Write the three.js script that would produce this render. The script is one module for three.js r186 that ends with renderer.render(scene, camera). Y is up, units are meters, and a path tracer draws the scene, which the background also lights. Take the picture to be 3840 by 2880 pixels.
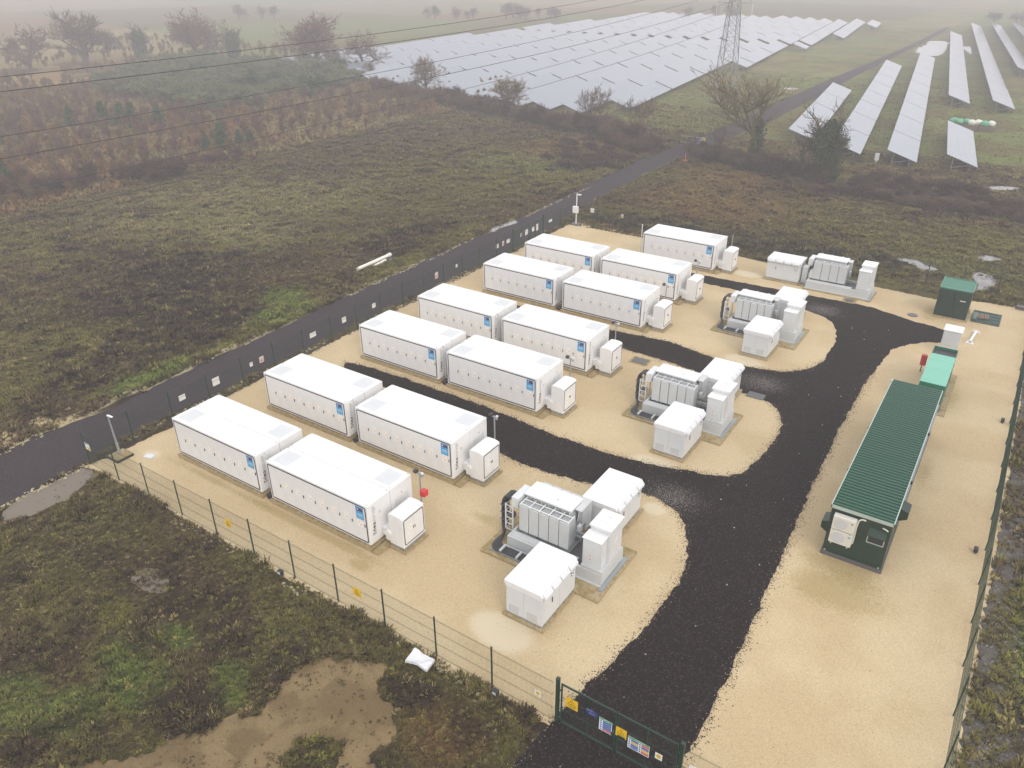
import * as THREE from 'three';
import { RoundedBoxGeometry } from 'three/addons/geometries/RoundedBoxGeometry.js';
import { TextGeometry } from 'three/addons/geometries/TextGeometry.js';
import { FontLoader } from 'three/addons/loaders/FontLoader.js';
import { mergeGeometries } from 'three/addons/utils/BufferGeometryUtils.js';

// ---------- camera, sky, sun, exposure ----------
const scene = new THREE.Scene();
const camera = new THREE.PerspectiveCamera(52.768, 4 / 3, 0.1, 4000);
{
  const pitch = 0.500995, yaw = -0.588281, roll = -0.004517;
  const f = new THREE.Vector3(Math.sin(yaw) * Math.cos(pitch), -Math.sin(pitch), -Math.cos(yaw) * Math.cos(pitch));
  const r = new THREE.Vector3(Math.cos(yaw), 0, Math.sin(yaw)), u = r.clone().cross(f);
  camera.position.set(26.2676, 22.870, 18.5689);
  camera.up.copy(u.multiplyScalar(Math.cos(roll)).addScaledVector(r, -Math.sin(roll)));
  camera.lookAt(camera.position.clone().add(f));
}
{
  const w = 64, h = 32, d = new Float32Array(w * h * 4);
  for (let j = 0; j < h; j++) {
    const el = ((j + 0.5) / h - 0.5) * Math.PI, t = Math.max(0, Math.sin(el));
    const k = 0.96 + 0.06 * t;                      // a foggy overcast sky, nearly even
    for (let i = 0; i < w; i++) d.set([k * 0.985, k * 0.99, k * 1.02, 1], (j * w + i) * 4);
  }
  const sky = new THREE.DataTexture(d, w, h, THREE.RGBAFormat, THREE.FloatType);
  sky.mapping = THREE.EquirectangularReflectionMapping; sky.magFilter = THREE.LinearFilter; sky.needsUpdate = true;
  scene.background = sky; scene.environment = sky;
}
const sun = new THREE.DirectionalLight(0xfff4e6, 1.2);
sun.position.set(80, 52, 26); sun.target.position.set(5, 0, -20);
sun.castShadow = true; sun.shadow.radius = 60; sun.shadow.mapSize.set(2048, 2048);
Object.assign(sun.shadow.camera, { left: -90, right: 90, top: 90, bottom: -90, near: 1, far: 300 });
scene.add(sun, sun.target);
scene.fog = new THREE.FogExp2(0xf0edf0, 0.0019);
const renderer = new THREE.WebGLRenderer({ antialias: true });
renderer.toneMapping = THREE.LinearToneMapping;
renderer.toneMappingExposure = 1.4;
renderer.shadowMap.enabled = true;

// ---------- helpers ----------
const rng = (s) => () => { s |= 0; s = s + 0x6D2B79F5 | 0; let t = Math.imul(s ^ s >>> 15, 1 | s); t = t + Math.imul(t ^ t >>> 7, 61 | t) ^ t; return ((t ^ t >>> 14) >>> 0) / 4294967296; };
const R = rng(7);
const rr = (a, b, r = R) => a + (b - a) * r();
const hash = (x, y) => { let h = Math.imul(x, 374761393) + Math.imul(y, 668265263); h = Math.imul(h ^ h >>> 13, 1274126177); return ((h ^ h >>> 16) >>> 0) / 4294967296; };
const vnoise = (x, y) => {
  const xi = Math.floor(x), yi = Math.floor(y), fx = x - xi, fy = y - yi, u = fx * fx * (3 - 2 * fx), v = fy * fy * (3 - 2 * fy);
  const a = hash(xi, yi), b = hash(xi + 1, yi), c = hash(xi, yi + 1), d = hash(xi + 1, yi + 1);
  return a + (b - a) * u + (c - a) * v + (a - b - c + d) * u * v;
};
const fbm = (x, y, o = 4) => { let s = 0, a = 0.5, t = 0; for (let i = 0; i < o; i++) { s += a * vnoise(x, y); t += a; a *= 0.5; x = x * 2.03 + 17.1; y = y * 2.03 + 5.7; } return s / t; };
const smooth = (a, b, x) => { const t = Math.min(1, Math.max(0, (x - a) / (b - a))); return t * t * (3 - 2 * t); };
const toS = (c) => 255 * (c <= 0.0031308 ? 12.92 * c : 1.055 * Math.pow(c, 1 / 2.4) - 0.055);
const V = (x, y, z) => new THREE.Vector3(x, y, z);

function tex(w, h, fn, { srgb = true, rep = null, wrap = true } = {}) {   // fn(i, j) -> linear rgb
  const d = new Uint8Array(w * h * 4);
  for (let j = 0; j < h; j++) for (let i = 0; i < w; i++) {
    const c = fn(i, j), k = (j * w + i) * 4;
    for (let n = 0; n < 3; n++) { const v = Math.min(1, Math.max(0, c[n])); d[k + n] = srgb ? toS(v) : v * 255; }
    d[k + 3] = 255;
  }
  const t = new THREE.DataTexture(d, w, h); t.magFilter = THREE.LinearFilter; t.minFilter = THREE.LinearMipmapLinearFilter; t.generateMipmaps = true;
  if (wrap) t.wrapS = t.wrapT = THREE.RepeatWrapping;
  if (rep) t.repeat.set(rep, rep);
  if (srgb) t.colorSpace = THREE.SRGBColorSpace;
  t.needsUpdate = true; return t;
}
const mat = (rgb, rough = 0.6, more = {}) => { const m = new THREE.MeshPhysicalMaterial({ roughness: rough, ...more }); m.color.setRGB(...rgb); return m; };

const clean = (g) => { g = g.index ? g.toNonIndexed() : g; for (const k of Object.keys(g.attributes)) if (!['position', 'normal', 'uv'].includes(k)) g.deleteAttribute(k); if (!g.attributes.uv) g.setAttribute('uv', new THREE.BufferAttribute(new Float32Array(g.attributes.position.count * 2), 2)); g.morphAttributes = {}; return g; };
const merge = (gs) => { gs = gs.flat(9).map(clean); return gs.length === 1 ? gs[0] : mergeGeometries(gs); };
function metres(g) {                                  // uv in metres, projected along the main axis of each face
  const p = g.attributes.position, n = g.attributes.normal, u = g.attributes.uv;
  for (let i = 0; i < p.count; i++) {
    const ax = Math.abs(n.getX(i)), ay = Math.abs(n.getY(i)), az = Math.abs(n.getZ(i));
    if (ay >= ax && ay >= az) u.setXY(i, p.getX(i), p.getZ(i)); else if (ax >= az) u.setXY(i, p.getZ(i), p.getY(i)); else u.setXY(i, p.getX(i), p.getY(i));
  }
  return g;
}
function bx(x0, x1, y0, y1, z0, z1, r = 0) {
  const w = Math.abs(x1 - x0), h = Math.abs(y1 - y0), d = Math.abs(z1 - z0);
  const g = r ? new RoundedBoxGeometry(w, h, d, 1, Math.min(r, w / 2.01, h / 2.01, d / 2.01)) : new THREE.BoxGeometry(w, h, d);
  return g.translate((x0 + x1) / 2, (y0 + y1) / 2, (z0 + z1) / 2);
}
function rod(a, b, r, r2 = r, n = 6, cap = true) {     // a round bar from a to b
  const d = b.clone().sub(a), L = d.length(), g = new THREE.CylinderGeometry(r2, r, L, n, 1, !cap);
  g.applyQuaternion(new THREE.Quaternion().setFromUnitVectors(V(0, 1, 0), d.normalize()));
  return g.translate((a.x + b.x) / 2, (a.y + b.y) / 2, (a.z + b.z) / 2);
}
function bar(a, b, w, h = w) {                         // a square bar from a to b
  const d = b.clone().sub(a), L = d.length(), g = new THREE.BoxGeometry(w, L, h);
  g.applyQuaternion(new THREE.Quaternion().setFromUnitVectors(V(0, 1, 0), d.normalize()));
  return g.translate((a.x + b.x) / 2, (a.y + b.y) / 2, (a.z + b.z) / 2);
}
const tube = (pts, r, seg = 24, n = 6) => new THREE.TubeGeometry(new THREE.CatmullRomCurve3(pts.map((q) => V(...q)), false, 'centripetal'), seg, r, n);
const taken = {};
const numbered = (n) => { const k = taken[n] = (taken[n] ?? -1) + 1; return k ? n + '_' + String(k).padStart(3, '0') : n; };
const setShadow = (m) => { m.castShadow = m.receiveShadow = true; return m; };
function part(parent, name, geos, m, label, keepUV = false) {
  let g = merge(Array.isArray(geos) ? geos : [geos]); if (!keepUV) g = metres(g);
  const o = setShadow(new THREE.Mesh(g, m)); o.name = name; if (label) o.userData.label = label; parent.add(o); return o;
}
function share(parent, name, geo, m, x = 0, y = 0, z = 0, ry = 0) {   // a part that shares its geometry with its like
  const o = setShadow(new THREE.Mesh(geo, m)); o.name = name; o.position.set(x, y, z); o.rotation.y = ry; parent.add(o); return o;
}
const tagged = (o, label, category, group) => { o.userData.label = label; o.userData.category = category; if (group) o.userData.group = group; return o; };
function thing(name, label, category, group, x = 0, y = 0, z = 0, ry = 0) {
  const o = new THREE.Group(); o.name = numbered(name); o.position.set(x, y, z); o.rotation.y = ry; scene.add(o); return tagged(o, label, category, group);
}
function solo(name, label, category, group, geos, m, x = 0, y = 0, z = 0, ry = 0, keepUV = false) {   // a thing of one mesh
  let g = merge(Array.isArray(geos) ? geos : [geos]); if (!keepUV) g = metres(g);
  const o = setShadow(new THREE.Mesh(g, m)); o.name = numbered(name); o.position.set(x, y, z); o.rotation.y = ry; scene.add(o); return tagged(o, label, category, group);
}
function dup(src, label, x, y, z, ry = 0, s = 1) {
  const o = src.clone(); o.name = numbered(src.name.replace(/_\d{3}$/, '')); o.position.set(x, y, z); o.rotation.y = ry; if (s !== 1) o.scale.set(...(Array.isArray(s) ? s : [s, s, s]));
  o.userData = { ...src.userData, label: label ?? src.userData.label }; scene.add(o); return o;
}
const structure = (name, geo, m) => { const o = setShadow(new THREE.Mesh(geo, m)); o.name = name; o.userData.kind = 'structure'; o.castShadow = false; scene.add(o); return o; };
const ordinal = ['first', 'second', 'third', 'fourth', 'fifth', 'sixth', 'seventh', 'eighth', 'ninth', 'tenth', 'eleventh', 'twelfth', 'thirteenth', 'fourteenth', 'fifteenth', 'sixteenth', 'seventeenth', 'eighteenth', 'nineteenth', 'twentieth'];

// flat sheet from an outline of [x, z] points; edges resampled, smoothed and roughened
function outline(pts, { step = 0.15, rough = 0.08, curve = true, freq = 2.2 } = {}) {
  const v = pts.map(([x, z]) => V(x, 0, z)); let line;
  if (curve) { const c = new THREE.CatmullRomCurve3(v, true, 'centripetal'); line = c.getSpacedPoints(Math.ceil(c.getLength() / step)); line.pop(); }
  else { line = []; v.forEach((a, i) => { const b = v[(i + 1) % v.length], n = Math.max(1, Math.ceil(a.distanceTo(b) / step)); for (let k = 0; k < n; k++) line.push(a.clone().lerp(b, k / n)); }); }
  return line.map((q) => [q.x + rough * 2 * (fbm(q.x * freq + 3, q.z * freq, 3) - 0.5) + rough * 0.5 * (hash(q.x * 97 | 0, q.z * 89 | 0) - 0.5), q.z + rough * 2 * (fbm(q.x * freq + 40, q.z * freq + 9, 3) - 0.5) + rough * 0.5 * (hash(q.z * 91 | 0, q.x * 83 | 0) - 0.5)]);
}
function sheet(line, y, uv = null) {                    // uv: [x0, z0, width, depth] of the map, or null for metres
  const s = new THREE.Shape(line.map(([x, z]) => new THREE.Vector2(x, -z))), g = new THREE.ShapeGeometry(s); g.rotateX(-Math.PI / 2); g.translate(0, y, 0);
  const p = g.attributes.position, u = g.attributes.uv;
  for (let i = 0; i < p.count; i++) { const x = p.getX(i), z = p.getZ(i); if (uv) u.setXY(i, (x - uv[0]) / uv[2], (z - uv[1]) / uv[3]); else u.setXY(i, x, z); }
  return g;
}
const inside = (line, x, z) => { let c = false; for (let i = 0, j = line.length - 1; i < line.length; j = i++) { const [a, b] = line[i], [e, f] = line[j]; if ((b > z) !== (f > z) && x < (e - a) * (z - b) / (f - b) + a) c = !c; } return c; };

// ---------- colours of the vegetation and the soil ----------
const C = { olive: [0.106, 0.090, 0.026], brown: [0.084, 0.056, 0.027], dark: [0.028, 0.0185, 0.012], green: [0.112, 0.155, 0.026], lime: [0.145, 0.14, 0.024], straw: [0.23, 0.18, 0.075], rust: [0.19, 0.105, 0.038], mud: [0.19, 0.145, 0.092], grass: [0.122, 0.142, 0.036], pale: [0.178, 0.158, 0.064] };
const mix = (a, b, t) => [a[0] + (b[0] - a[0]) * t, a[1] + (b[1] - a[1]) * t, a[2] + (b[2] - a[2]) * t];
const blobs = [  // [x, z, radius x, radius z, colour, strength]
  [-30, -14, 12, 9, 'dark', 1], [-20, -9, 5, 9, 'dark', 0.9], [-26, -22, 8, 5, 'dark', 0.9], [-40, -9, 8, 6, 'brown', 0.8], [-20, -33, 4, 8, 'dark', 0.9], [-23, -24, 5, 5, 'brown', 1], [-20, -52, 6, 9, 'brown', 0.9],
  [-35, -27, 6, 4, 'pale', 0.9], [-45, -30, 13, 10, 'pale', 0.7], [-38, -42, 12, 9, 'pale', 0.55], [-30, -50, 9, 12, 'olive', 0.8], [-50, -60, 10, 14, 'brown', 0.8], [-46, -76, 15, 7, 'brown', 0.85], [-24, -62, 6, 10, 'lime', 0.35], [-27, -74, 8, 8, 'rust', 0.55], [-22, -72, 5, 7, 'dark', 0.85], [-30, -66, 7, 6, 'grass', 0.6],
  [-16.6, -5, 1.0, 3, 'green', 0.9], [-17, -16, 1.6, 3, 'green', 0.9], [-17, -29, 1.3, 4, 'lime', 0.8], [-19.5, -18, 1.6, 2, 'green', 0.9], [-16.4, -11, 0.8, 4, 'lime', 0.8], [-17.5, -38, 2, 5, 'olive', 0.8],
  [3.6, 7.8, 0.9, 0.6, 'green', 1], [4.5, 10.1, 1.6, 1.1, 'green', 1], [6.8, 7.8, 0.8, 0.6, 'green', 1], [7.4, 8.5, 0.8, 0.5, 'green', 1], [7.6, 6.9, 0.7, 0.5, 'green', 0.8], [2.6, 9.6, 1.1, 0.8, 'green', 0.8], [1.4, 12.8, 1.6, 1, 'green', 0.8], [3.5, 12, 1.2, 0.9, 'green', 0.9], [0.5, 8.5, 1, 0.7, 'lime', 0.7], [-3, 9, 3, 2, 'olive', 0.7], [2, 5.5, 3, 1.5, 'brown', 0.8], [4, 6.4, 3, 1.2, 'dark', 0.5], [8, 6.5, 1.6, 1.4, 'dark', 0.8], [6.6, 10, 1.6, 1.2, 'dark', 0.9], [12.9, 4.9, 1.4, 0.9, 'dark', 0.9], [14.6, 5.6, 1.6, 1.2, 'rust', 0.55], [13.6, 8.2, 1.2, 1, 'dark', 0.8], [-5, 5.2, 3, 1.5, 'olive', 0.8], [6, 4.2, 5, 0.8, 'olive', 0.7],
  [3, -60, 11, 4, 'rust', 0.5], [-2, -66, 8, 6, 'rust', 0.35], [16, -53, 9, 3, 'olive', 0.7], [14, -60, 9, 6, 'olive', 0.8], [24, -62, 5, 5, 'lime', 0.5], [24, -54, 5, 4, 'grass', 0.5], [6, -51, 18, 2.4, 'dark', 0.75], [14, -73, 16, 4, 'dark', 0.8], [-5, -73, 6, 3, 'rust', 0.6],
  [31.5, -10, 1.2, 6, 'green', 0.6], [32, -22, 1.5, 6, 'lime', 0.5], [31.5, -2, 1.2, 5, 'brown', 0.7],
];
function vegAt(x, z) {
  const n1 = fbm(x / 7 + 11, z / 7 + 3, 4), n2 = fbm(x / 1.7 + 50, z / 1.7, 3), n3 = vnoise(x * 2.6, z * 2.6);
  let c = mix(C.brown, C.olive, smooth(0.38, 0.62, n1 * 0.6 + n2 * 0.4));
  if (z < -47.5 && x > -10) c = mix(c, C.rust, 0.12);
  for (const [bx_, bz, a, b, k, s] of blobs) {
    const dx = (x - bx_) / a, dz = (z - bz) / b, d2 = dx * dx + dz * dz; if (d2 > 2.2) continue;
    const w = s * smooth(1.35, 0.55, Math.sqrt(d2) + 0.9 * (n2 - 0.5) + 0.7 * (n1 - 0.5)); if (w > 0) c = mix(c, C[k], w);
  }
  c = mix(c, C.lime, 0.3 * smooth(0.66, 0.8, n2)); c = mix(c, C.dark, 0.6 * smooth(0.45, 0.28, n2)); c = mix(c, C.straw, 0.35 * smooth(0.7, 0.95, n3));
  if (z > 3 && x > -11) c = mix(c, C.dark, 0.38);          // sodden, darker growth in front of the compound
  return c;
}

// ---------- the ground ----------
const PAD = [[-10.6, 3.3], [-4.8, 3.35], [5, 3.3], [12, 3.4], [17.6, 3.3], [22.2, 3.2], [29.35, 3.3], [29.3, -8], [29.4, -20], [29.25, -32], [29.3, -46.9], [28.5, -47.2], [26, -46.5], [22.6, -45.1], [18.3, -45.4], [6.7, -46.4], [-3.1, -47.6], [-10.3, -47.5], [-10.45, -37], [-10.7, -29], [-10.8, -22.3], [-10.5, -17], [-10.4, -8], [-10.1, -1.5], [-10.25, 2.3]];
const ROAD = [[21.8, 16], [21.8, 9], [21.85, 2.4], [21.9, -2], [21.75, -6.3], [21.5, -12], [21.3, -16], [21.15, -23.4], [21.2, -29], [21.4, -31.1], [21.7, -33.9], [22.4, -35.4], [23.4, -36.4], [24.4, -37.1], [24.7, -38.2], [24.2, -39.2], [21.6, -39.9], [18.5, -40.9], [14.9, -40.7], [10, -40.5], [4, -40.3], [-5, -40.2], [-7, -39.6], [-5, -38.9], [6.7, -38.7], [11.6, -38.5], [14.9, -37.6], [16.9, -36.7], [17.95, -34.5], [18.25, -32], [18.05, -28.9], [16.8, -27.1], [14, -26.25], [12.2, -26.3], [8.8, -27], [4.9, -26.6], [-5, -26.5], [-7.2, -25.6], [-6, -24.5], [6.3, -24.4], [11.8, -23.9], [15.2, -22.9], [17.1, -22.5], [18.1, -21.2], [18.5, -19], [18.4, -17], [18.05, -14.7], [17.1, -13.8], [16, -13.5], [13.3, -12.75], [8.6, -12.6], [3.6, -13], [-2.7, -13.1], [-7.5, -12.7], [-7.1, -12.1], [-3, -11.5], [2.3, -10.4], [6.9, -9.4], [11.5, -9.6], [14.3, -10.4], [15.6, -10.3], [16.9, -9.6], [17.9, -7.9], [18.5, -6], [18.45, -4.5], [18.3, -1.6], [17.9, 0.7], [17.5, 3.3], [17.2, 9], [17.2, 16]];
const ACCESS = [[-10.5, 32], [-10.4, 9], [-10.7, 5.2], [-10.9, 3.2], [-11.3, 1], [-11.2, -6.6], [-11.3, -17.6], [-11.1, -29], [-10.9, -37], [-11.1, -46], [-12.1, -51.5], [-12.6, -62], [-12.8, -71], [-12.3, -79], [-12.2, -88], [-10.8, -110], [-11, -142], [-11.8, -178], [-11.8, -212], [-11.8, -270], [-13, -340], [-15, -340], [-14, -265], [-14.5, -210], [-15.3, -173], [-15.4, -142], [-15.3, -110], [-15.6, -92], [-16.2, -84], [-16.5, -73], [-16.2, -62], [-15.9, -52], [-15.4, -41.6], [-15.8, -33], [-15.5, -27.7], [-15.6, -18.7], [-15.3, -14.8], [-15.1, -9.7], [-15.2, -4.9], [-14.8, -1.1], [-15.6, 3.5], [-15.3, 5.2], [-15.4, 9], [-15.5, 32]];
const padLine = outline(PAD, { rough: 0.16, curve: false }), roadLine = outline(ROAD, { rough: 0.13 }), accessLine = outline(ACCESS, { rough: 0.14, step: 0.3, curve: false, freq: 1.1 });
const PUDDLE = [[5.6, 13], [6.9, 11.8], [7.2, 10.9], [8.1, 9.3], [9, 8.2], [8.6, 7.2], [8.5, 6.4], [8.9, 5.6], [9.6, 5.3], [10.1, 4.8], [10.7, 4.5], [11.4, 4.6], [11.6, 5.4], [12.4, 5.7], [13.2, 6.1], [13.5, 6.9], [13.2, 7.6], [14.2, 8.3], [13.6, 9.4], [12.6, 8.7], [12.2, 7.9], [11.6, 7.5], [11.2, 8], [10.9, 8.9], [11, 10], [9.4, 11.4], [7.8, 13.2], [6.4, 14]];
const puddleLine = outline(PUDDLE, { rough: 0.32, step: 0.12, freq: 1.3 });
const pools = [   // small sheets of standing water: outline, name of the place
  [[-9.6, 7.9], [-10.5, 6.6], [-10.45, 5], [-10.4, 3.5], [-9.8, 3.2], [-9, 3.5], [-8.8, 4.6], [-8.3, 5.2], [-8.6, 6.3], [-8.8, 7.2]],
  [[-15.4, -40.2], [-15.3, -42], [-15.1, -44.4], [-15.7, -44.6], [-16, -42.6], [-15.8, -40.6]],
  [[18.2, -53], [19.3, -53.7], [20.8, -53.2], [22, -52.1], [21.2, -51.6], [19.8, -52.3]],
  [[24.1, -57.4], [24.8, -58.5], [26, -58.1], [25.4, -57]],
  [[24.4, -53], [25.3, -53.4], [26.2, -52.4], [26, -49.4], [25.2, -48.6], [24.9, -50.6]],
  [[21.4, -83.2], [22.6, -85.2], [24, -86], [25.6, -86.2], [25, -84.7], [23.6, -84]],
  [[-9.5, -239], [-10.3, -262], [-10.6, -276], [-7.2, -277], [-3.1, -250], [-3.1, -229], [-6, -232]],
  [[-0.3, -260], [3.5, -243], [4.6, -238], [2, -262]],
  [[-0.9, 6.9], [-1, 6.1], [0.2, 5.9], [1.1, 6.6], [0.2, 7.1]],
  [[-19.7, -149], [-17.6, -148.6], [-17, -150.6], [-19.4, -151]],
];
const poolLines = pools.map((q) => outline(q, { rough: Math.abs(q[0][1]) > 200 ? 0.9 : 0.22, step: 0.2, freq: 1 }));
console.log('outlines');

{ // far land, one sheet to the horizon; fields in the mist
  const n = 1024, W = 2600, t = tex(n, n, (i, j) => {
    const x = (i / n - 0.5) * W - 40, z = (j / n - 0.5) * W - 100;
    let c = mix(C.grass, C.olive, smooth(0.35, 0.65, fbm(x / 60, z / 60)));
    if (x < -16 && z > -125) { c = mix(C.straw, C.rust, smooth(0.3, 0.7, fbm(x / 5, z / 5))); c = mix(c, C.brown, smooth(0.45, 0.6, fbm(x / 9 + 4, z / 9))); }
    const f = Math.floor(x / 170 + 0.35 * z / 170) * 7 + Math.floor(z / 120 - 0.2 * x / 120);
    if (z < -355 || x < -190) c = mix(c, [C.straw, C.grass, C.rust, C.olive, C.pale][Math.abs(f) % 5], 0.75);
    if (x > -14 && z < -82) c = mix(c, C.grass, 0.6);
    if (x > -36 && x < -14 && z < -100) c = mix(c, mix(C.grass, C.straw, smooth(0.35, 0.7, fbm(x / 14, z / 14))), 0.8);
    const k = 0.8 + 0.4 * fbm(x / 2.6, z / 2.6, 2); return [c[0] * k, c[1] * k, c[2] * k];
  });
  const g = new THREE.PlaneGeometry(W, W, 1, 1); g.rotateX(-Math.PI / 2); g.translate(-40, -0.012, -100);
  const u = g.attributes.uv, p = g.attributes.position; for (let i = 0; i < p.count; i++) u.setXY(i, (p.getX(i) + 40) / W + 0.5, (p.getZ(i) + 100) / W + 0.5);
  structure('ground', g, mat([1, 1, 1], 1, { map: t, specularIntensity: 0.2 }));
}
const MEADOW = [-72, -98, 112, 124];                    // x, z, width, depth of the near land
{
  const n = 2048, t = tex(n, n, (i, j) => {
    const x = MEADOW[0] + (i + 0.5) / n * MEADOW[2], z = MEADOW[1] + (j + 0.5) / n * MEADOW[3];
    let c = vegAt(x, z); const k = 0.42 + 0.3 * hash(i, j) + 0.42 * vnoise(x * 5, z * 5);
    c = [c[0] * k, c[1] * k, c[2] * k];
    // pale limestone along the edges of the access road and the fence line; grey stones east of the fence
    if (x > -17.5 && x < -9.6 && z < 12 && z > -46) { const e = Math.abs(x + 15.5) < 0.55 ? 1 : 0, w = e * smooth(0.52, 0.66, fbm(x * 1.6, z * 0.5, 3) + 0.1 * hash(i, j + 5)); c = mix(c, [0.42, 0.36, 0.22], 0.85 * w); if (x < -14.9 && z > 0.6 && z < 6.5) c = mix(c, [0.42, 0.33, 0.18], smooth(0.42, 0.55, fbm(x, z * 0.8) + 0.15 * (hash(i, j) - 0.5))); }
    if (x > 29 && x < 33) c = mix(c, [0.12, 0.11, 0.10], 0.8 * smooth(0.45, 0.6, fbm(x * 0.9, z * 0.35) + 0.25 * smooth(31, 29.6, x) + 0.2 * (hash(i + 3, j) - 0.5)));
    return c;
  }, { wrap: false });
  const g = new THREE.PlaneGeometry(MEADOW[2], MEADOW[3]); g.rotateX(-Math.PI / 2); g.translate(MEADOW[0] + MEADOW[2] / 2, -0.006, MEADOW[1] + MEADOW[3] / 2);
  const u = g.attributes.uv, p = g.attributes.position; for (let i = 0; i < p.count; i++) u.setXY(i, (p.getX(i) - MEADOW[0]) / MEADOW[2], (p.getZ(i) - MEADOW[1]) / MEADOW[3]);
  const bt = tex(512, 512, (i, j) => { const v = 0.6 * hash(i >> 1, j >> 1) + 0.4 * hash(i >> 2, j >> 2); return [v, v, v]; }, { srgb: false }); bt.repeat.set(14, 14);
  structure('meadow', g, mat([1, 1, 1], 1, { map: t, bumpMap: bt, bumpScale: 0.05, specularIntensity: 0.2 }));
}
{ // grazed pasture round the solar tables
  const A = [-46, -330, 92, 236], t = tex(1024, 2048, (i, j) => {
    const x = A[0] + (i + 0.5) / 1024 * A[2], z = A[1] + (j + 0.5) / 2048 * A[3], f = fbm(x / 9, z / 9, 4), g = fbm(x / 1.6 + 7, z / 1.6, 3);
    let c = mix(C.grass, C.olive, smooth(0.4, 0.6, f)); c = mix(c, C.straw, 0.55 * smooth(0.5, 0.68, fbm(x / 12 + 30, z / 12, 3)) * (x < -14 ? 1 : 0.45)); c = mix(c, C.green, 0.5 * smooth(0.55, 0.7, g)); c = mix(c, C.brown, 0.6 * smooth(0.42, 0.3, g));
    const k = 0.7 + 0.6 * (0.5 * hash(i, j) + 0.5 * vnoise(x * 3, z * 3)); return [c[0] * k, c[1] * k, c[2] * k];
  }, { wrap: false });
  const g = new THREE.PlaneGeometry(A[2], A[3]); g.rotateX(-Math.PI / 2); g.translate(A[0] + A[2] / 2, -0.009, A[1] + A[3] / 2); const u = g.attributes.uv, p = g.attributes.position; for (let i = 0; i < p.count; i++) u.setXY(i, (p.getX(i) - A[0]) / A[2], (p.getZ(i) - A[1]) / A[3]);
  structure('pasture', g, mat([1, 1, 1], 1, { map: t, specularIntensity: 0.2 }));
}
console.log('meadow');
const grain = tex(1024, 1024, (i, j) => { const v = 0.5 * hash(i, j) + 0.3 * hash(i >> 1, j >> 1) + 0.2 * hash((i >> 2) + 900, j >> 2); return [v, v, v]; }, { srgb: false, rep: 1 });
{ // limestone gravel of the compound
  const A = [-11.2, -48.4, 41, 52.4], n = 2048;
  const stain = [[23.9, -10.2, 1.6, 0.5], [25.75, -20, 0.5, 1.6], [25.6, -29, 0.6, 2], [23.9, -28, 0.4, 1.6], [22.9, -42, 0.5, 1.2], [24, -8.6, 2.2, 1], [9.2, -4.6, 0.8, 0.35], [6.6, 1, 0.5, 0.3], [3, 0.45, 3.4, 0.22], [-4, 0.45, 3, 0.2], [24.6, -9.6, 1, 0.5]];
  const pale = [[13.9, 0.75, 1.3, 0.8], [14, -13.1, 1.3, 0.7], [14, -27, 1.2, 0.7], [8.9, -42.6, 1.5, 0.6], [15.6, -9.6, 0.6, 0.5], [-8.6, 0.7, 0.6, 0.4], [15.7, -23, 0.6, 0.4]];
  const t = tex(n, n, (i, j) => {
    const x = A[0] + (i + 0.5) / n * A[2], z = A[1] + (j + 0.5) / n * A[3], f = fbm(x / 3, z / 3, 4), h = hash(i, j), h2 = hash((i >> 1) + 70, j >> 1);
    let c = mix([0.51, 0.393, 0.232], [0.565, 0.45, 0.278], smooth(0.35, 0.65, f));
    const k = 0.80 + 0.24 * h + 0.14 * h2; c = [c[0] * k, c[1] * k, c[2] * k];
    for (const [a, b, ra, rb] of pale) { const d = Math.hypot((x - a) / ra, (z - b) / rb); if (d < 1.5) c = mix(c, [0.63, 0.55, 0.40], 0.8 * smooth(1.15, 0.6, d + 1.1 * (f - 0.5) + 0.35 * (h2 - 0.5))); }
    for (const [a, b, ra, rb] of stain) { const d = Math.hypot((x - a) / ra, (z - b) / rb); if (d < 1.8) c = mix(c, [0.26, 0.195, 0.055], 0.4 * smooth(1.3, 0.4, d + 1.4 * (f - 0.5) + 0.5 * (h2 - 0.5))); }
    if (h > 0.9985) c = [0.15, 0.11, 0.07]; else if (hash(i + 9, j + 40) > 0.997) c = [0.54, 0.45, 0.31];
    return c;
  }, { wrap: false });
  const gr = grain.clone(); gr.repeat.set(8, 10); gr.needsUpdate = true;
  structure('gravel_yard', sheet(padLine, 0.004, A), mat([1, 1, 1], 1, { map: t, bumpMap: gr, bumpScale: 0.018, specularIntensity: 0.25 }));
}
const roadTex = (purple) => tex(1024, 1024, (i, j) => {
  const h = hash(i, j), h2 = hash((i >> 1) + 31, (j >> 1) + 7), h3 = hash((i >> 3) + 5, j >> 3), k = 0.45 + 0.75 * h * h2 + 0.35 * h3; let c = [0.0165 * k, 0.0122 * k, 0.0112 * k];
  if (purple) c = [0.055 * k, 0.045 * k, 0.05 * k];
  if (h > 0.975) c = mix(c, [0.15, 0.125, 0.10], 0.8 * h2); if (h2 > 0.9985 && h > 0.3) c = [0.5, 0.46, 0.4]; if (h3 > 0.88) c = mix(c, [0.075, 0.05, 0.04], 0.35);
  return c;
}, { rep: 1 / 9 });
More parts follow.
